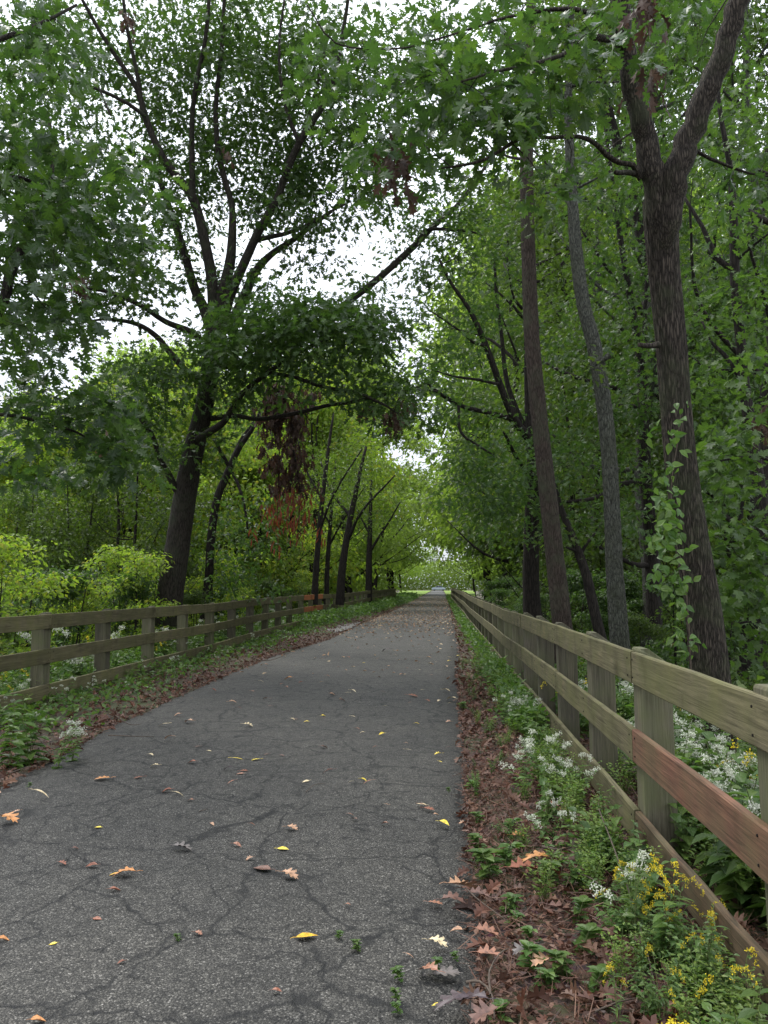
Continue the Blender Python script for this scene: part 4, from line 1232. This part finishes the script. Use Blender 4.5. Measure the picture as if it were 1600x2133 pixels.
# first board pair starts at post 0 (1.1) so that joints fall at 4.6 (index 2) ...
postsR = [1.1] + [2.82] + [4.6, 6.04, 7.6] + [7.6 + 1.53 * k for k in range(1, 47)]
build_fence('right_rail_fence'.replace('right_', 'timber_'), 'three-rail timber fence close on the right, one middle board reddish', 1, postsR, fxr, hR,
            {(1, 0): 'wood_red', (2, 0): 'wood_rot'})
kO = min(range(len(postsL)), key=lambda i: abs(postsL[i] - 30.5))
kO -= kO % 2
build_fence('timber_fence', 'three-rail timber fence along the left verge, partly overgrown, two orange boards far along', -1, postsL, fxl, hL,
            {(0, kO): 'wood_orange', (1, kO): 'wood_orange'})

# ------------------------------------------------------------------ parked car at the far end
def car():
    c = thing('parked_car', 'tiny grey car crossing the far end of the path', 'car', (-.2, 236, 0.02))
    mb = MB()
    prof = [(-2.1, .35), (-2.1, .8), (-1.9, .95), (-1.1, 1.02), (-.6, 1.42), (.8, 1.45), (1.5, 1.0), (2.05, .9), (2.15, .4)]
    V = [(x, -.85, z) for x, z in prof] + [(x, .85, z) for x, z in prof]
    n = len(prof)
    mb.add(V, [tuple(range(n)), tuple(range(2 * n - 1, n - 1, -1))] + [(k, k + n, (k + 1) % n + n, (k + 1) % n) for k in range(n)])
    link('body', mb.mesh('car_body'), plain_mat('silver paint', (.45, .5, .58), .3, .5), c)
    gm = plain_mat('dark glass', (.02, .025, .03), .1, .6)
    for x0, x1, x2, x3 in ((-1.0, -.58, 0, 0), (.06, .06, 1.3, .8)):
        mb = MB()
        mb.add([(x0, -.86, 1.03), (x2, -.86, 1.03), (x3 if x3 else x2, -.86, 1.36), (x1, -.86, 1.36)], [(0, 1, 2, 3)])
        link('window', mb.mesh('car_window'), gm, c)
    tm = plain_mat('tyre rubber', (.02, .02, .02), .8)
    for x in (-1.3, 1.35):
        for y in (-.8, .8):
            mb = MB()
            mb.tube([(x, y - .1, .33), (x, y + .1, .33)], [.33, .33], 16)
            link('wheel', mb.mesh('car_wheel'), tm, c)
car()

# ------------------------------------------------------------------ herbs and flowers
def herb_proto(name, kind, H):
    root = thing(name, '', 'plant')
    st, parts_leaf, fl = MB(), [], []
    n_st = {'snake': 4, 'gold': 3, 'weed': 4, 'broad': 3, 'fine': 5, 'seed': 1}[kind]
    LP, LA, LN, LSZ = [], [], [], []
    FP = []
    for s in range(n_st):
        a = rnd.uniform(0, 6.28)
        lean = rnd.uniform(.1, .45) * H
        h = H * rnd.uniform(.65, 1.05)
        top = np.array([math.cos(a) * lean, math.sin(a) * lean, h])
        if kind == 'gold': pts = [np.zeros(3), top * [.35, .35, .5], top * [.7, .7, .9], top * [1.25, 1.25, 1.0], top * [1.8, 1.8, .86]]
        else: pts = [np.zeros(3), top * [.3, .3, .5], top]
        p, r = smooth_path(pts, np.linspace(.0035, .0015, len(pts)), H / 14)
        st.tube(p, r, 4, cap=False)
        m = len(p)
        for i in range(1, m):
            t = i / m
            if kind == 'gold' and t > .72:
                for _ in range(10):
                    FP.append(p[i] + rng.normal(0, .010, 3) + [0, 0, .004])
                continue
            if kind in ('snake', 'broad', 'weed'):
                if i % 2 == 0 and kind != 'weed': continue
                for sg in (0, math.pi):
                    b = a * 3 + i * 1.57 + sg
                    LP.append(p[i]); LA.append([math.cos(b), math.sin(b), rnd.uniform(-.25, .35)]); LN.append([rnd.gauss(0, .2), rnd.gauss(0, .2), 1])
                    LSZ.append({'snake': .085, 'broad': .13, 'weed': .05}[kind] * rnd.uniform(.7, 1.15) * (1.1 - .45 * t))
            elif kind == 'gold':
                b = i * 2.4
                LP.append(p[i]); LA.append([math.cos(b), math.sin(b), .25]); LN.append([0, 0, 1]); LSZ.append(.12 * rnd.uniform(.7, 1.1) * (1.1 - .5 * t))
            elif kind == 'fine':
                for _ in range(5):
                    b = rnd.uniform(0, 6.28)
                    sp = rnd.uniform(0, .05)
                    LP.append(p[i] + [math.cos(b) * sp, math.sin(b) * sp, rnd.uniform(-.01, .02)]); LA.append([math.cos(b), math.sin(b), .4]); LN.append([rnd.gauss(0, .4), rnd.gauss(0, .4), 1]); LSZ.append(rnd.uniform(.018, .034))
            elif kind == 'seed':
                for k in range(2 + (i > m - 3) * 2):
                    b = rnd.uniform(0, 6.28)
                    LP.append(p[i]); LA.append([math.cos(b), math.sin(b), .3]); LN.append([0, 0, 1]); LSZ.append(rnd.uniform(.03, .06))
        if kind == 'snake':
            for c in range(5):
                q = p[-1] + rng.normal(0, .028, 3) * [1, 1, .4]
                st.tube([p[-2], q], [.0015, .001], 3, cap=False)
                for _ in range(11): FP.append(q + rng.normal(0, .011, 3))
    link('stem', st.mesh(name + '_stem'), M['stem'], root)
    LP, LA, LN, LSZ = map(np.array, (LP, LA, LN, LSZ))
    tm = {'gold': LANCE, 'fine': SIMPLE, 'snake': OVATE, 'broad': OVATE, 'weed': OVATE, 'seed': OVATE}[kind]
    mt = {'fine': 'herb_y'}.get(kind, 'herb')
    link('leaves', leaves_mesh(name + '_leaves', LP, LA, LN, LSZ, tm), M[mt], root, 'stuff')
    if FP:
        FP = np.array(FP)
        ax = rng.normal(0, 1, FP.shape); nr = rng.normal(0, 1, FP.shape)
        parts = [leaves_arrays(FP, ax, nr, rng.uniform(.011, .017, len(FP)), SIMPLE), leaves_arrays(FP, nr, ax, rng.uniform(.011, .017, len(FP)), SIMPLE)]
        link('flowers', mesh_np(name + '_flowers', *join_arrays(parts)), M['white_petal' if kind == 'snake' else 'yellow_petal'], root, 'stuff')
    return root

hp = {}
for kd, nm, H, k in (('snake', 'white_flowered_herb', .5, 3), ('gold', 'goldenrod', .55, 3), ('weed', 'leafy_weed', .32, 3), ('broad', 'broadleaf_weed', .38, 2), ('fine', 'feathery_weed', .3, 3), ('seed', 'seedling', .09, 3)):
    hp[kd] = [herb_proto(nm, kd, H) for _ in range(k)]
hused = set()
LABS = {
    ('snake', 'Rv'): 'white-flowered herb on the verge in front of the right fence', ('snake', 'Rb'): 'white-flowered herb in the patch behind the right fence', ('snake', 'L'): 'white-flowered herb along the left fence',
    ('gold', 'Rv'): 'arching goldenrod with yellow plume in front of the right fence', ('gold', 'Rb'): 'arching goldenrod with yellow plume behind the right fence', ('gold', 'L'): 'arching goldenrod with yellow plume by the left fence',
    ('weed', 'Rv'): 'leafy green weed on the right verge', ('weed', 'Rb'): 'leafy green weed behind the right fence', ('weed', 'L'): 'leafy green weed along the left fence',
    ('broad', 'Rv'): 'broad-leaved weed on the right verge', ('broad', 'Rb'): 'broad-leaved weed behind the right fence', ('broad', 'L'): 'broad-leaved weed along the left fence',
    ('fine', 'Rv'): 'feathery pale green weed on the right verge', ('fine', 'Rb'): 'feathery pale green weed behind the right fence', ('fine', 'L'): 'feathery pale green weed along the left fence',
    ('seed', 'Rv'): 'small green seedling sprouting from the brown leaf litter', ('seed', 'Rb'): 'small seedling behind the right fence', ('seed', 'L'): 'small seedling at the foot of the left fence', ('seed', 'P'): 'tiny green sprout growing from a crack in the asphalt',
}
REG = {'Rv': 'on the right verge', 'Rb': 'behind the right fence', 'L': 'along the left fence', 'P': 'in the asphalt cracks'}
KN = {'snake': 'white-flowered herbs', 'gold': 'goldenrods', 'weed': 'leafy weeds', 'broad': 'broad-leaved weeds', 'fine': 'feathery weeds', 'seed': 'seedlings'}
def herb(kd, x, y, reg, s=1.0, z=None, label=None):
    root = rnd.choice(hp[kd])
    z = ground_z(x, y) - .01 if z is None else z
    lab = label or LABS[(kd, reg)] + (', nearest the camera' if y < 3 else ', a few steps ahead' if y < 5.5 else ', beside the wide posts ahead' if y < 8.5 else ', in the middle distance' if y < 14 else ', far along the fence')
    grp = KN[kd] + ' ' + REG[reg]
    sc = (s, s, s * rnd.uniform(.85, 1.15))
    if root.name not in hused:
        hused.add(root.name)
        root.location = (x, y, z); root.scale = sc; root.rotation_euler = (0, 0, rnd.uniform(0, 6.28))
        tag(root, lab, None, grp)
        return root
    return copy_tree(root, (x, y, z), rnd.uniform(0, 6.28), sc, lab, grp)

# white patch and greenery behind the right fence
for i in range(85):
    Y = rnd.uniform(2.6, 9); x = rnd.uniform(1.45, 3.0)
    herb('snake', x, Y, 'Rb', rnd.uniform(.8, 1.15))
for i in range(130):
    Y = 1.3 + 8 * rnd.random() ** 1.5; x = rnd.uniform(1.4, 3.2)
    herb(rnd.choice(('weed', 'broad', 'fine')), x, Y, 'Rb', rnd.uniform(.9, 1.6))
for i in range(50):
    herb(rnd.choice(('weed', 'fine', 'broad')), rnd.uniform(1.3, 1.75), rnd.uniform(1.5, 6), 'Rb', rnd.uniform(.9, 1.3))
for i in range(26):
    herb('broad', rnd.uniform(1.42, 2.3), rnd.uniform(1.4, 4.2), 'Rb', rnd.uniform(1.2, 1.7))
for i in range(10):
    herb('gold', rnd.uniform(1.45, 2.4), rnd.uniform(3, 10), 'Rb', rnd.uniform(.8, 1.2))
# right verge: greens hug the fence foot and thin out to the asphalt
for i in range(230):
    Y = 1.7 + 14 * rnd.random() ** 1.3
    x = FXR - .05 - abs(rnd.gauss(0, .17)) - (.12 if 4 < Y < 7 else 0) * rnd.random()
    if x < xr(Y) + .08: continue
    herb(rnd.choice(('weed', 'fine', 'broad', 'fine') if Y < 3.4 else ('weed', 'weed', 'fine', 'fine', 'broad', 'weed', 'fine', 'fine', 'snake') if Y < 9 else ('weed', 'fine', 'broad')), x, Y, 'Rv', rnd.uniform(.5, .95))
for px, py in ((1205, 1625), (1160, 1760), (1200, 1650), (1250, 1600), (1065, 1445), (1090, 1440), (1185, 1560), (1130, 1700), (1055, 1460)):
    g = G(px, py + 60)
    herb('snake', min(g.x, FXR - .12), g.y, 'Rv', .62)
for px, py in ((1400, 1965), (1480, 2060), (1550, 2110), (1330, 1910), (1300, 1880), (1440, 1990), (1290, 2090), (1560, 2040), (1500, 1990), (1380, 2100)):
    g = G(px, py + 60)
    herb('gold', min(g.x, FXR - .07), g.y, 'Rv', rnd.uniform(.4, .6))
for px, py, s in ((998, 1775, 1.3), (1000, 1800, 1.3), (1025, 1835, 1.9), (1050, 1808, 1.6), (1058, 1900, 1.2), (1070, 1925, 1), (1112, 1975, 1), (1115, 2030, 1.3), (1175, 2040, 1.2), (1135, 2055, 1), (1205, 1930, 1.4), (1060, 1740, 1.2), (985, 1650, 1.2), (968, 1480, 1.6), (1000, 1715, 1), (1150, 1850, 1.5), (1240, 2080, 1.3), (1040, 2125, 1.0), (1190, 1860, 1.3), (1215, 2000, 1.5)):
    g = G(px, py)
    herb('seed', g.x, g.y, 'Rv', s)
for px, py, s in ((832, 2040, .6), (828, 2080, .5), (905, 2020, .6), (950, 2000, .4), (372, 1960, .4), (705, 1955, .4), (745, 1980, .5), (60, 1640, .5), (935, 1650, .4), (830, 2110, .5)):
    g = G(px, py, .015)
    herb('seed', g.x, g.y, 'P', s, .012)
for i in range(46):
    herb(rnd.choice(('weed', 'fine', 'weed', 'broad', 'gold')), rnd.uniform(.72, 1.04), rnd.uniform(1.7, 3.6), 'Rv', rnd.uniform(.45, .75))
for i in range(40):
    y = rnd.uniform(4, 16)
    herb(rnd.choice(('weed', 'fine', 'weed')), xr(y) + rnd.uniform(.02, .45), y, 'Rv', rnd.uniform(.3, .6))
# left verge and fence foot
for i in range(210):
    Y = 5.2 + 26 * rnd.random() ** 1.2
    x = fxl(Y) + rnd.uniform(-.5, .85)
    k = 1.0 if x < fxl(Y) else max(.35, .75 - .5 * (x - fxl(Y)))
    herb(rnd.choice(('weed', 'weed', 'fine', 'broad', 'weed', 'fine', 'snake')), x, Y, 'L', rnd.uniform(.6, 1.0) * k)
for i in range(60):
    Y = rnd.uniform(7, 26)
    herb(rnd.choice(('snake', 'weed', 'broad')), -5.3 - abs(rnd.gauss(0, .6)), Y, 'L', rnd.uniform(1.0, 1.7))
for i in range(9):
    herb('gold', -5.3 - rnd.random(), rnd.uniform(8, 16), 'L', rnd.uniform(.9, 1.3))
for px, py, s in ((60, 1590, 1.35), (30, 1560, 1.3), (120, 1600, .9), (150, 1585, .9), (20, 1600, 1.1)):
    g = G(px, py)
    herb('broad' if px < 100 else 'snake', g.x, g.y, 'L', s)

# continuous low greenery farther along both fences: ground cover nobody could count
def cover():
    pos, ax, nr = [], [], []
    N = 60000
    side = rng.random(N) < .45
    Y = 8 + 95 * rng.random(N) ** 1.7
    for i in range(N):
        y = Y[i]
        if side[i]: x = fxr(y) - .04 - abs(rnd.gauss(0, .15)) if rnd.random() < .3 else fxr(y) + .2 + abs(rnd.gauss(0, 1.2))
        else: x = fxl(y) + (rnd.gauss(.15, .45) if rnd.random() < .55 else -.3 - abs(rnd.gauss(0, 1.0)))
        if xl(y) - .05 < x < xr(y) + .12: continue
        if not side[i] and x > fxl(y) - .1 and y < 26 and rnd.random() < .55: continue
        hmax = (.12 if (not side[i] and x > fxl(y) - .1 and y < 26) else .26) + .3 * max(0, mnoise.noise(Vector((x * .9, y * .6, 2)))) + (.25 if y > 26 else 0) * (not side[i])
        pos.append((x, y, ground_z(x, y) + rnd.random() ** 1.2 * hmax))
    pos = np.array(pos)
    ax = rng.normal(0, 1, pos.shape) * [1, 1, .5] + [0, 0, .3]; nr = rng.normal(0, .5, pos.shape) + [0, 0, 1]
    sz = rng.uniform(.05, .09, len(pos)) * (1 + pos[:, 1] / 40)
    link('ground_cover', leaves_mesh('cover', pos, ax, nr, sz, SIMPLE), M['herb'], kind='stuff')
    # undergrowth on the banks
    N = 60000
    sd_ = rng.random(N) < .5
    Y = 6 + 60 * rng.random(N) ** 1.3
    x = np.where(sd_, 2.0 + 14 * rng.random(N) ** 1.3, -5.6 - 14 * rng.random(N) ** 1.3)
    pos = np.array([(x[i], Y[i], ground_z(x[i], Y[i]) + rnd.random() * (.3 + .9 * max(0, mnoise.noise(Vector((x[i] * .5, Y[i] * .5, 8)))))) for i in range(N)])
    ax = rng.normal(0, 1, pos.shape) * [1, 1, .5]; nr = rng.normal(0, .5, pos.shape) + [0, 0, 1]
    link('undergrowth', leaves_mesh('undergrowth', pos, ax, nr, rng.uniform(.09, .16, N), SIMPLE), M['mid'], kind='stuff')
cover()

# ------------------------------------------------------------------ leaf litter
def litter():
    parts = []
    def batch(N, yr, side, tmpl, size, lift, power=1.3):
        pos = []
        while len(pos) < N:
            y = yr[0] + (yr[1] - yr[0]) * rnd.random() ** power
            if side > 0:
                x = xr(y) - .02 + (1.25) * rnd.random() ** 1.15
            else:
                x = xl(y) + .03 - 1.3 * rnd.random() ** 1.4
            pos.append((x, y, ground_z(x, y) + .008 + rnd.random() * lift + (.02 if (xl(y) < x < xr(y)) else 0)))
        pos = np.array(pos)
        ax = rng.normal(0, 1, pos.shape) * [1, 1, .35]; nr = rng.normal(0, .6, pos.shape) + [0, 0, 1]
        sz = rng.uniform(size[0], size[1], N)
        parts.append(leaves_arrays(pos, ax, nr, sz, tmpl))
    curl = (OAK[0] * [1, 1, 2.2], OAK[1])
    batch(1300, (1.2, 14), 1, curl, (.05, .125), .045)
    batch(900, (5, 20), -1, curl, (.07, .13), .035)
    batch(16000, (1.2, 12), 1, SIMPLE, (.014, .045), .045)
    batch(5000, (5, 22), -1, SIMPLE, (.02, .06), .03)
    batch(11000, (1.2, 7), 1, STRIP, (.04, .12), .045)
    batch(5000, (12, 60), 1, SIMPLE, (.05, .10), .03)
    batch(4000, (20, 60), -1, SIMPLE, (.05, .10), .03)
    link('leaf_litter', mesh_np('litter', *join_arrays(parts)), M['litter'], kind='stuff')
    # carpet of small fallen leaves across the path farther on
    N = 3600
    pos = []
    while len(pos) < N:
        y = rnd.uniform(13, 130)
        w = math.exp(-((y - 36) / 9) ** 2) + .45 * math.exp(-((y - 70) / 25) ** 2) + .05
        if rnd.random() > w: continue
        t = rnd.random()
        x = xl(y) + (xr(y) - xl(y)) * t
        pos.append((x, y, .026 + rnd.random() * .01))
    pos = np.array(pos)
    ax = rng.normal(0, 1, pos.shape) * [1, 1, .2]; nr = rng.normal(0, .3, pos.shape) + [0, 0, 1]
    lm = leaf_mat('scattered leaf', [(.25, .14, .08), (.35, .22, .12), (.14, .07, .045), (.42, .33, .2), (.3, .16, .1)], .1, .6, (1, .9, .7))
    link('scattered_leaves', leaves_mesh('scatter', pos, ax, nr, rng.uniform(.07, .13, N), SIMPLE), lm, kind='stuff')
litter()

# ------------------------------------------------------------------ fallen leaves on the asphalt, each a thing
def leafcol(name, c):
    m, n, out = new_mat(name)
    tc = n.nodes.new('ShaderNodeTexCoord'); nz = n.nodes.new('ShaderNodeTexNoise')
    nz.inputs['Scale'].default_value = 6; nz.inputs['Detail'].default_value = 5
    n.links.new(tc.outputs['Object'], nz.inputs['Vector'])
    col = ramp(n, nz.outputs['Fac'], [(.32, tuple(v * .45 for v in c)), (.5, c), (.75, tuple(min(1, v * 1.2) for v in c))])
    p = n.nodes.new('ShaderNodeBsdfPrincipled'); p.inputs['Roughness'].default_value = .5
    n.links.new(col, p.inputs['Base Color']); n.links.new(p.outputs[0], out.inputs['Surface'])
    return m
LC = {'orange': leafcol('orange leaf', (.50, .22, .07)), 'yellow': leafcol('yellow leaf', (.72, .55, .06)), 'cream': leafcol('cream leaf', (.62, .50, .30)), 'rust': leafcol('rust leaf', (.24, .085, .045)),
      'brown': leafcol('brown leaf', (.14, .07, .05)), 'tan': leafcol('tan leaf', (.42, .24, .14)), 'grey': leafcol('grey leaf', (.13, .11, .10)), 'pink': leafcol('pinkish leaf', (.30, .14, .085)), 'dark': leafcol('dark purple leaf', (.055, .035, .04)), 'gold': leafcol('golden leaf', (.62, .36, .02))}
lt = {}
for nm, T in (('oak', OAK), ('oval', OVATE), ('lance', LANCE)):
    for var, (zf, bend) in enumerate(((.5, .0), (1.0, .25), (1.6, -.35))):
        V = T[0].copy()
        V[:, 2] = V[:, 2] * zf + bend * .2 * np.sin(V[:, 1] * 4 + V[:, 0] * 3)
        V[:, 1] -= .5
        V[:, 2] -= V[:, 2].min()
        s = MB()
        lt[(nm, var)] = (V, T[1])
cache = {}
def fallen(px, py, wpx, shape, col, label, var=None, group='fallen leaves on the asphalt', z=.022, stem=True):
    g = G(px, py, z)
    var = rnd.randrange(3) if var is None else var
    key = (shape, var, col)
    if key not in cache:
        V, F = lt[(shape, var)]
        mb = MB(); mb.add(V, F)
        y0 = V[0]
        mb.tube([y0, y0 + [0.02, -.12, .03], y0 + [.05, -.26, .01]], [.014, .012, .012], 4)
        me = mb.mesh('fallen_leaf'); me.materials.append(LC[col]); cache[key] = me
    o = link('fallen_leaf', cache[key])
    s = wpx * g.y / FPX / .85
    o.location = (g.x, g.y, z - .002)
    o.rotation_euler = (rnd.uniform(-.12, .12), rnd.uniform(-.12, .12), rnd.choice((1.3, -1.4, 1.8, -1.9)) + rnd.uniform(-.4, .4))
    o.scale = (s, s, s)
    return tag(o, label, 'leaf', group)

FL = [
    (258, 1826, 40, 'oak', 'orange', 'curled orange and yellow oak leaf, largest left of the path centre'), (238, 1822, 22, 'lance', 'gold', 'narrow golden leaf touching the curled orange oak leaf'),
    (240, 1856, 20, 'oval', 'rust', 'rust leaf just below the curled orange oak leaf'), (640, 1952, 38, 'oval', 'gold', 'folded golden leaf with a long stem near the bottom centre'),
    (545, 1811, 36, 'oval', 'brown', 'flat round brown leaf pressed on the asphalt'), (603, 1828, 34, 'oak', 'tan', 'tan leaf right of the flat round brown leaf'),
    (590, 1769, 22, 'oval', 'yellow', 'small yellow leaf with thin stem above the flat brown leaf'), (757, 1626, 13, 'oval', 'yellow', 'small bright yellow leaf in the middle of the path'),
    (637, 1628, 14, 'oval', 'cream', 'pale yellow leaf next to the small forked twig'), (213, 1623, 30, 'oak', 'orange', 'orange oak leaf near the left edge of the path'),
    (85, 1661, 32, 'lance', 'cream', 'long cream leaf below the left verge'), (18, 1712, 40, 'oak', 'orange', 'tattered orange oak leaf at the left edge of the photo'),
    (347, 1650, 19, 'oval', 'rust', 'reddish oval leaf left of the cream leaf pair'), (372, 1659, 20, 'lance', 'cream', 'narrow cream leaf right of the reddish oval leaf'),
    (397, 1668, 12, 'oak', 'pink', 'small pinkish leaf below the narrow cream leaf'), (475, 1606, 22, 'lance', 'dark', 'blackish leaf in the middle left of the path'),
    (508, 1606, 15, 'oak', 'rust', 'small rust leaf right of the blackish leaf'), (495, 1582, 22, 'lance', 'yellow', 'thin yellow-green leaf above the blackish leaf'),
    (533, 1583, 17, 'oak', 'yellow', 'small yellow lobed leaf above the small rust leaf'), (600, 1415, 14, 'oval', 'orange', 'bright orange leaf farther along the path'),
    (925, 1718, 22, 'oval', 'yellow', 'curled yellow leaf near the right edge of the path'), (877, 1676, 18, 'oval', 'cream', 'cream leaf upper left of the curled yellow leaf'),
    (950, 1941, 22, 'oval', 'tan', 'flat tan oval leaf at the right edge of the asphalt'), (912, 1970, 36, 'oak', 'cream', 'pale cream oak leaf below the tan oval leaf'),
    (907, 1882, 28, 'oak', 'pink', 'pinkish curled leaf left of the big dry oak spray'), (908, 2096, 15, 'oval', 'yellow', 'heart-shaped yellow leaf at the bottom right of the path'),
    (110, 1966, 14, 'oval', 'yellow', 'small yellow leaf at the lower left'), (203, 1914, 18, 'oval', 'rust', 'rust leaf at the lower left of the path'),
    (252, 2006, 14, 'oval', 'rust', 'small dark red leaf lower left'), (577, 2066, 18, 'oval', 'rust', 'red-brown leaf standing at the bottom centre'),
    (413, 1946, 16, 'oak', 'pink', 'pinkish fragment at lower centre left'), (130, 1800, 16, 'oak', 'rust', 'small rust leaf left of the curled orange oak leaf'),
    (190, 1806, 20, 'oval', 'rust', 'reddish leaf between small rust leaf and curled orange oak leaf'), (380, 1772, 36, 'oak', 'grey', 'flat grey oak leaf on the asphalt'),
    (520, 1790, 14, 'oak', 'tan', 'small tan leaf above the flat round brown leaf'), (8, 1959, 20, 'oval', 'orange', 'orange leaf cut by the left edge of the photo'),
    (80, 2129, 26, 'oval', 'orange', 'orange leaf at the bottom left corner'), (350, 1543, 26, 'lance', 'tan', 'long tan leaf near the left verge'),
    (340, 1511, 24, 'lance', 'cream', 'pale leaf beside the left verge twigs'), (393, 1505, 18, 'oak', 'tan', 'tan oak leaf beside the left verge twigs'),
    (517, 1513, 18, 'oak', 'cream', 'whitish curled oak leaf left of the path centre'), (860, 1450, 20, 'oak', 'rust', 'rusty leaf on the right half of the path farther on'),
    (940, 1458, 18, 'oak', 'cream', 'cream leaf at the right edge of the path farther on'), (930, 1440, 14, 'oak', 'cream', 'whitish leaf just above the right edge cream leaf'),
    (804, 1357, 16, 'oak', 'dark', 'dark clump of leaf in the middle of the far path'), (725, 1885, 10, 'oak', 'pink', 'tiny pinkish leaf fragment right of centre'),
    (683, 1612, 22, 'lance', 'brown', 'faint brown leaf above the yellow leaf in mid path'), (803, 1676, 14, 'lance', 'tan', 'thin tan leaf right of the path centre'),
    (800, 1717, 14, 'oval', 'pink', 'small pink leaf right of the path centre'), (853, 1994, 16, 'lance', 'tan', 'narrow tan leaf left of the pale cream oak leaf'),
    (485, 1465, 16, 'oak', 'tan', 'tan leaf beyond the verge twigs'), (735, 1441, 12, 'oak', 'cream', 'cream leaf in the middle of the far path'),
    (893, 2028, 44, 'oak', 'pink', 'pinkish brown oak leaf under the sprout near the bottom right'), (930, 2030, 52, 'oak', 'grey', 'large grey-brown oak leaf near the bottom right'),
]
for px, py, w, sh, c, lab in FL: fallen(px, py, w, sh, c, lab)
for i in range(110):
    y = 4.5 + 13 * rnd.random(); t = rnd.random() ** .8
    x = xl(y) + (xr(y) - xl(y)) * t
    cc = Vector((x, y, .02)) - CAM
    f_ = cc.dot(cF)
    px, py = 800 + FPX * cc.dot(cR) / f_, 1066.5 - FPX * cc.dot(cU) / f_
    fallen(px, py, rnd.uniform(.04, .09) * FPX / y * .8, rnd.choice(('oak', 'oval', 'lance')), rnd.choice(('cream', 'tan', 'tan', 'brown', 'pink', 'brown', 'rust', 'cream', 'yellow')),
           'small dry leaf scattered on the asphalt in the middle distance', group='small scattered leaves on the asphalt')
# big dry leaves on the verge edge
for px, py, w, c, lab in ((965, 1858, 62, 'tan', 'big dry tan oak leaf curling over the asphalt edge'), (945, 1885, 48, 'brown', 'dark red-brown curled leaf under the big tan oak leaf'), (1000, 1870, 40, 'brown', 'brown curled leaf right of the big tan oak leaf'),
                          (1015, 1950, 46, 'pink', 'pinkish oak leaf lying against the asphalt edge'), (1020, 1995, 44, 'pink', 'reddish oak leaf below the pinkish one at the asphalt edge'),
                          (945, 2105, 70, 'dark', 'large purple-black curled leaf at the bottom edge'), (985, 2095, 60, 'dark', 'second purple-black curled leaf at the bottom edge, right one'), (1010, 2125, 60, 'brown', 'brown folded leaf at the bottom edge beside purple-black leaves'),
                          (1115, 1800, 52, 'orange', 'upright rusty orange oak leaf on the verge'), (1095, 1820, 60, 'rust', 'dark rust leaf below the upright orange one'), (1280, 1965, 60, 'brown', 'big drooping brown leaf among the verge weeds'),
                          (1080, 1745, 26, 'orange', 'small bright orange leaf in the litter'), (1097, 1502, 38, 'orange', 'bright orange leaf below the right fence'), (1150, 1690, 40, 'rust', 'rusty leaf against the fence foot'), (1170, 1905, 50, 'brown', 'brown oak leaf in mid verge'), (1090, 1985, 40, 'grey', 'grey oak leaf in the litter'), (1130, 2010, 44, 'tan', 'tan leaf in the litter')):
    fallen(px, py, w, 'oak', c, lab, 1 + rnd.randrange(2), 'large dry leaves on the right verge', .05)

# ------------------------------------------------------------------ twigs
def stick(pts, r, label, z=.03, grp='sticks on the ground'):
    w = [Vector((G(px, py, z).x, G(px, py, z).y, z + dz)) for px, py, dz in pts]
    b = w[0]
    p, rr = smooth_path([v - b for v in w], np.linspace(r, r * .4, len(w)), .04)
    mb = MB(); mb.tube(p, rr, 6)
    o = link('stick', mb.mesh('stick', True), M['twig'])
    o.location = b
    tag(o, label, 'stick', grp)
stick([(972, 2052, .01), (1000, 2062, .03), (1025, 2085, .02), (1030, 2130, .01)], .006, 'thin bent stick at the asphalt edge near the bottom')
stick([(1022, 2085, .02), (1020, 2040, .03), (1040, 2015, .05), (1060, 2008, .06)], .005, 'curved twig with pale lichen end beside the asphalt edge')
stick([(970, 1872, .05), (1000, 1900, .05), (1060, 1935, .03)], .004, 'stem of the big dry oak spray')
stick([(1250, 1780, .25), (1290, 1880, .2), (1340, 2000, .1), (1370, 2090, .02)], .004, 'long thin dead stalk leaning before the right fence')
stick([(1190, 1835, .05), (1240, 1870, .08), (1290, 1905, .04)], .005, 'grey stick lying in the verge weeds')
stick([(1130, 1775, .03), (1165, 1782, .03), (1190, 1772, .02)], .009, 'short thick stick in the litter')
stick([(1240, 2120, .02), (1290, 2105, .03), (1335, 2090, .02)], .004, 'straight twig at the bottom of the verge')
stick([(637, 1650, 0), (655, 1638, .012), (677, 1632, 0)], .003, 'small forked twig in the middle of the path', .024)
stick([(415, 1690, 0), (433, 1686, .004)], .003, 'short dark twig left of the path centre', .024)
stick([(225, 1538, .03), (280, 1540, .03), (320, 1536, .01)], .006, 'stick lying along the left verge')
stick([(240, 1500, .05), (270, 1515, .03), (295, 1512, .02)], .006, 'bent stick on the left verge by the fence foot')
stick([(520, 1370, .03), (560, 1378, .02), (620, 1355, .02)], .01, 'dark branch sticking out of the far left verge')
stick([(10, 1620, .02), (60, 1605, .03), (100, 1600, .01)], .005, 'twig in the brown litter at the left edge')
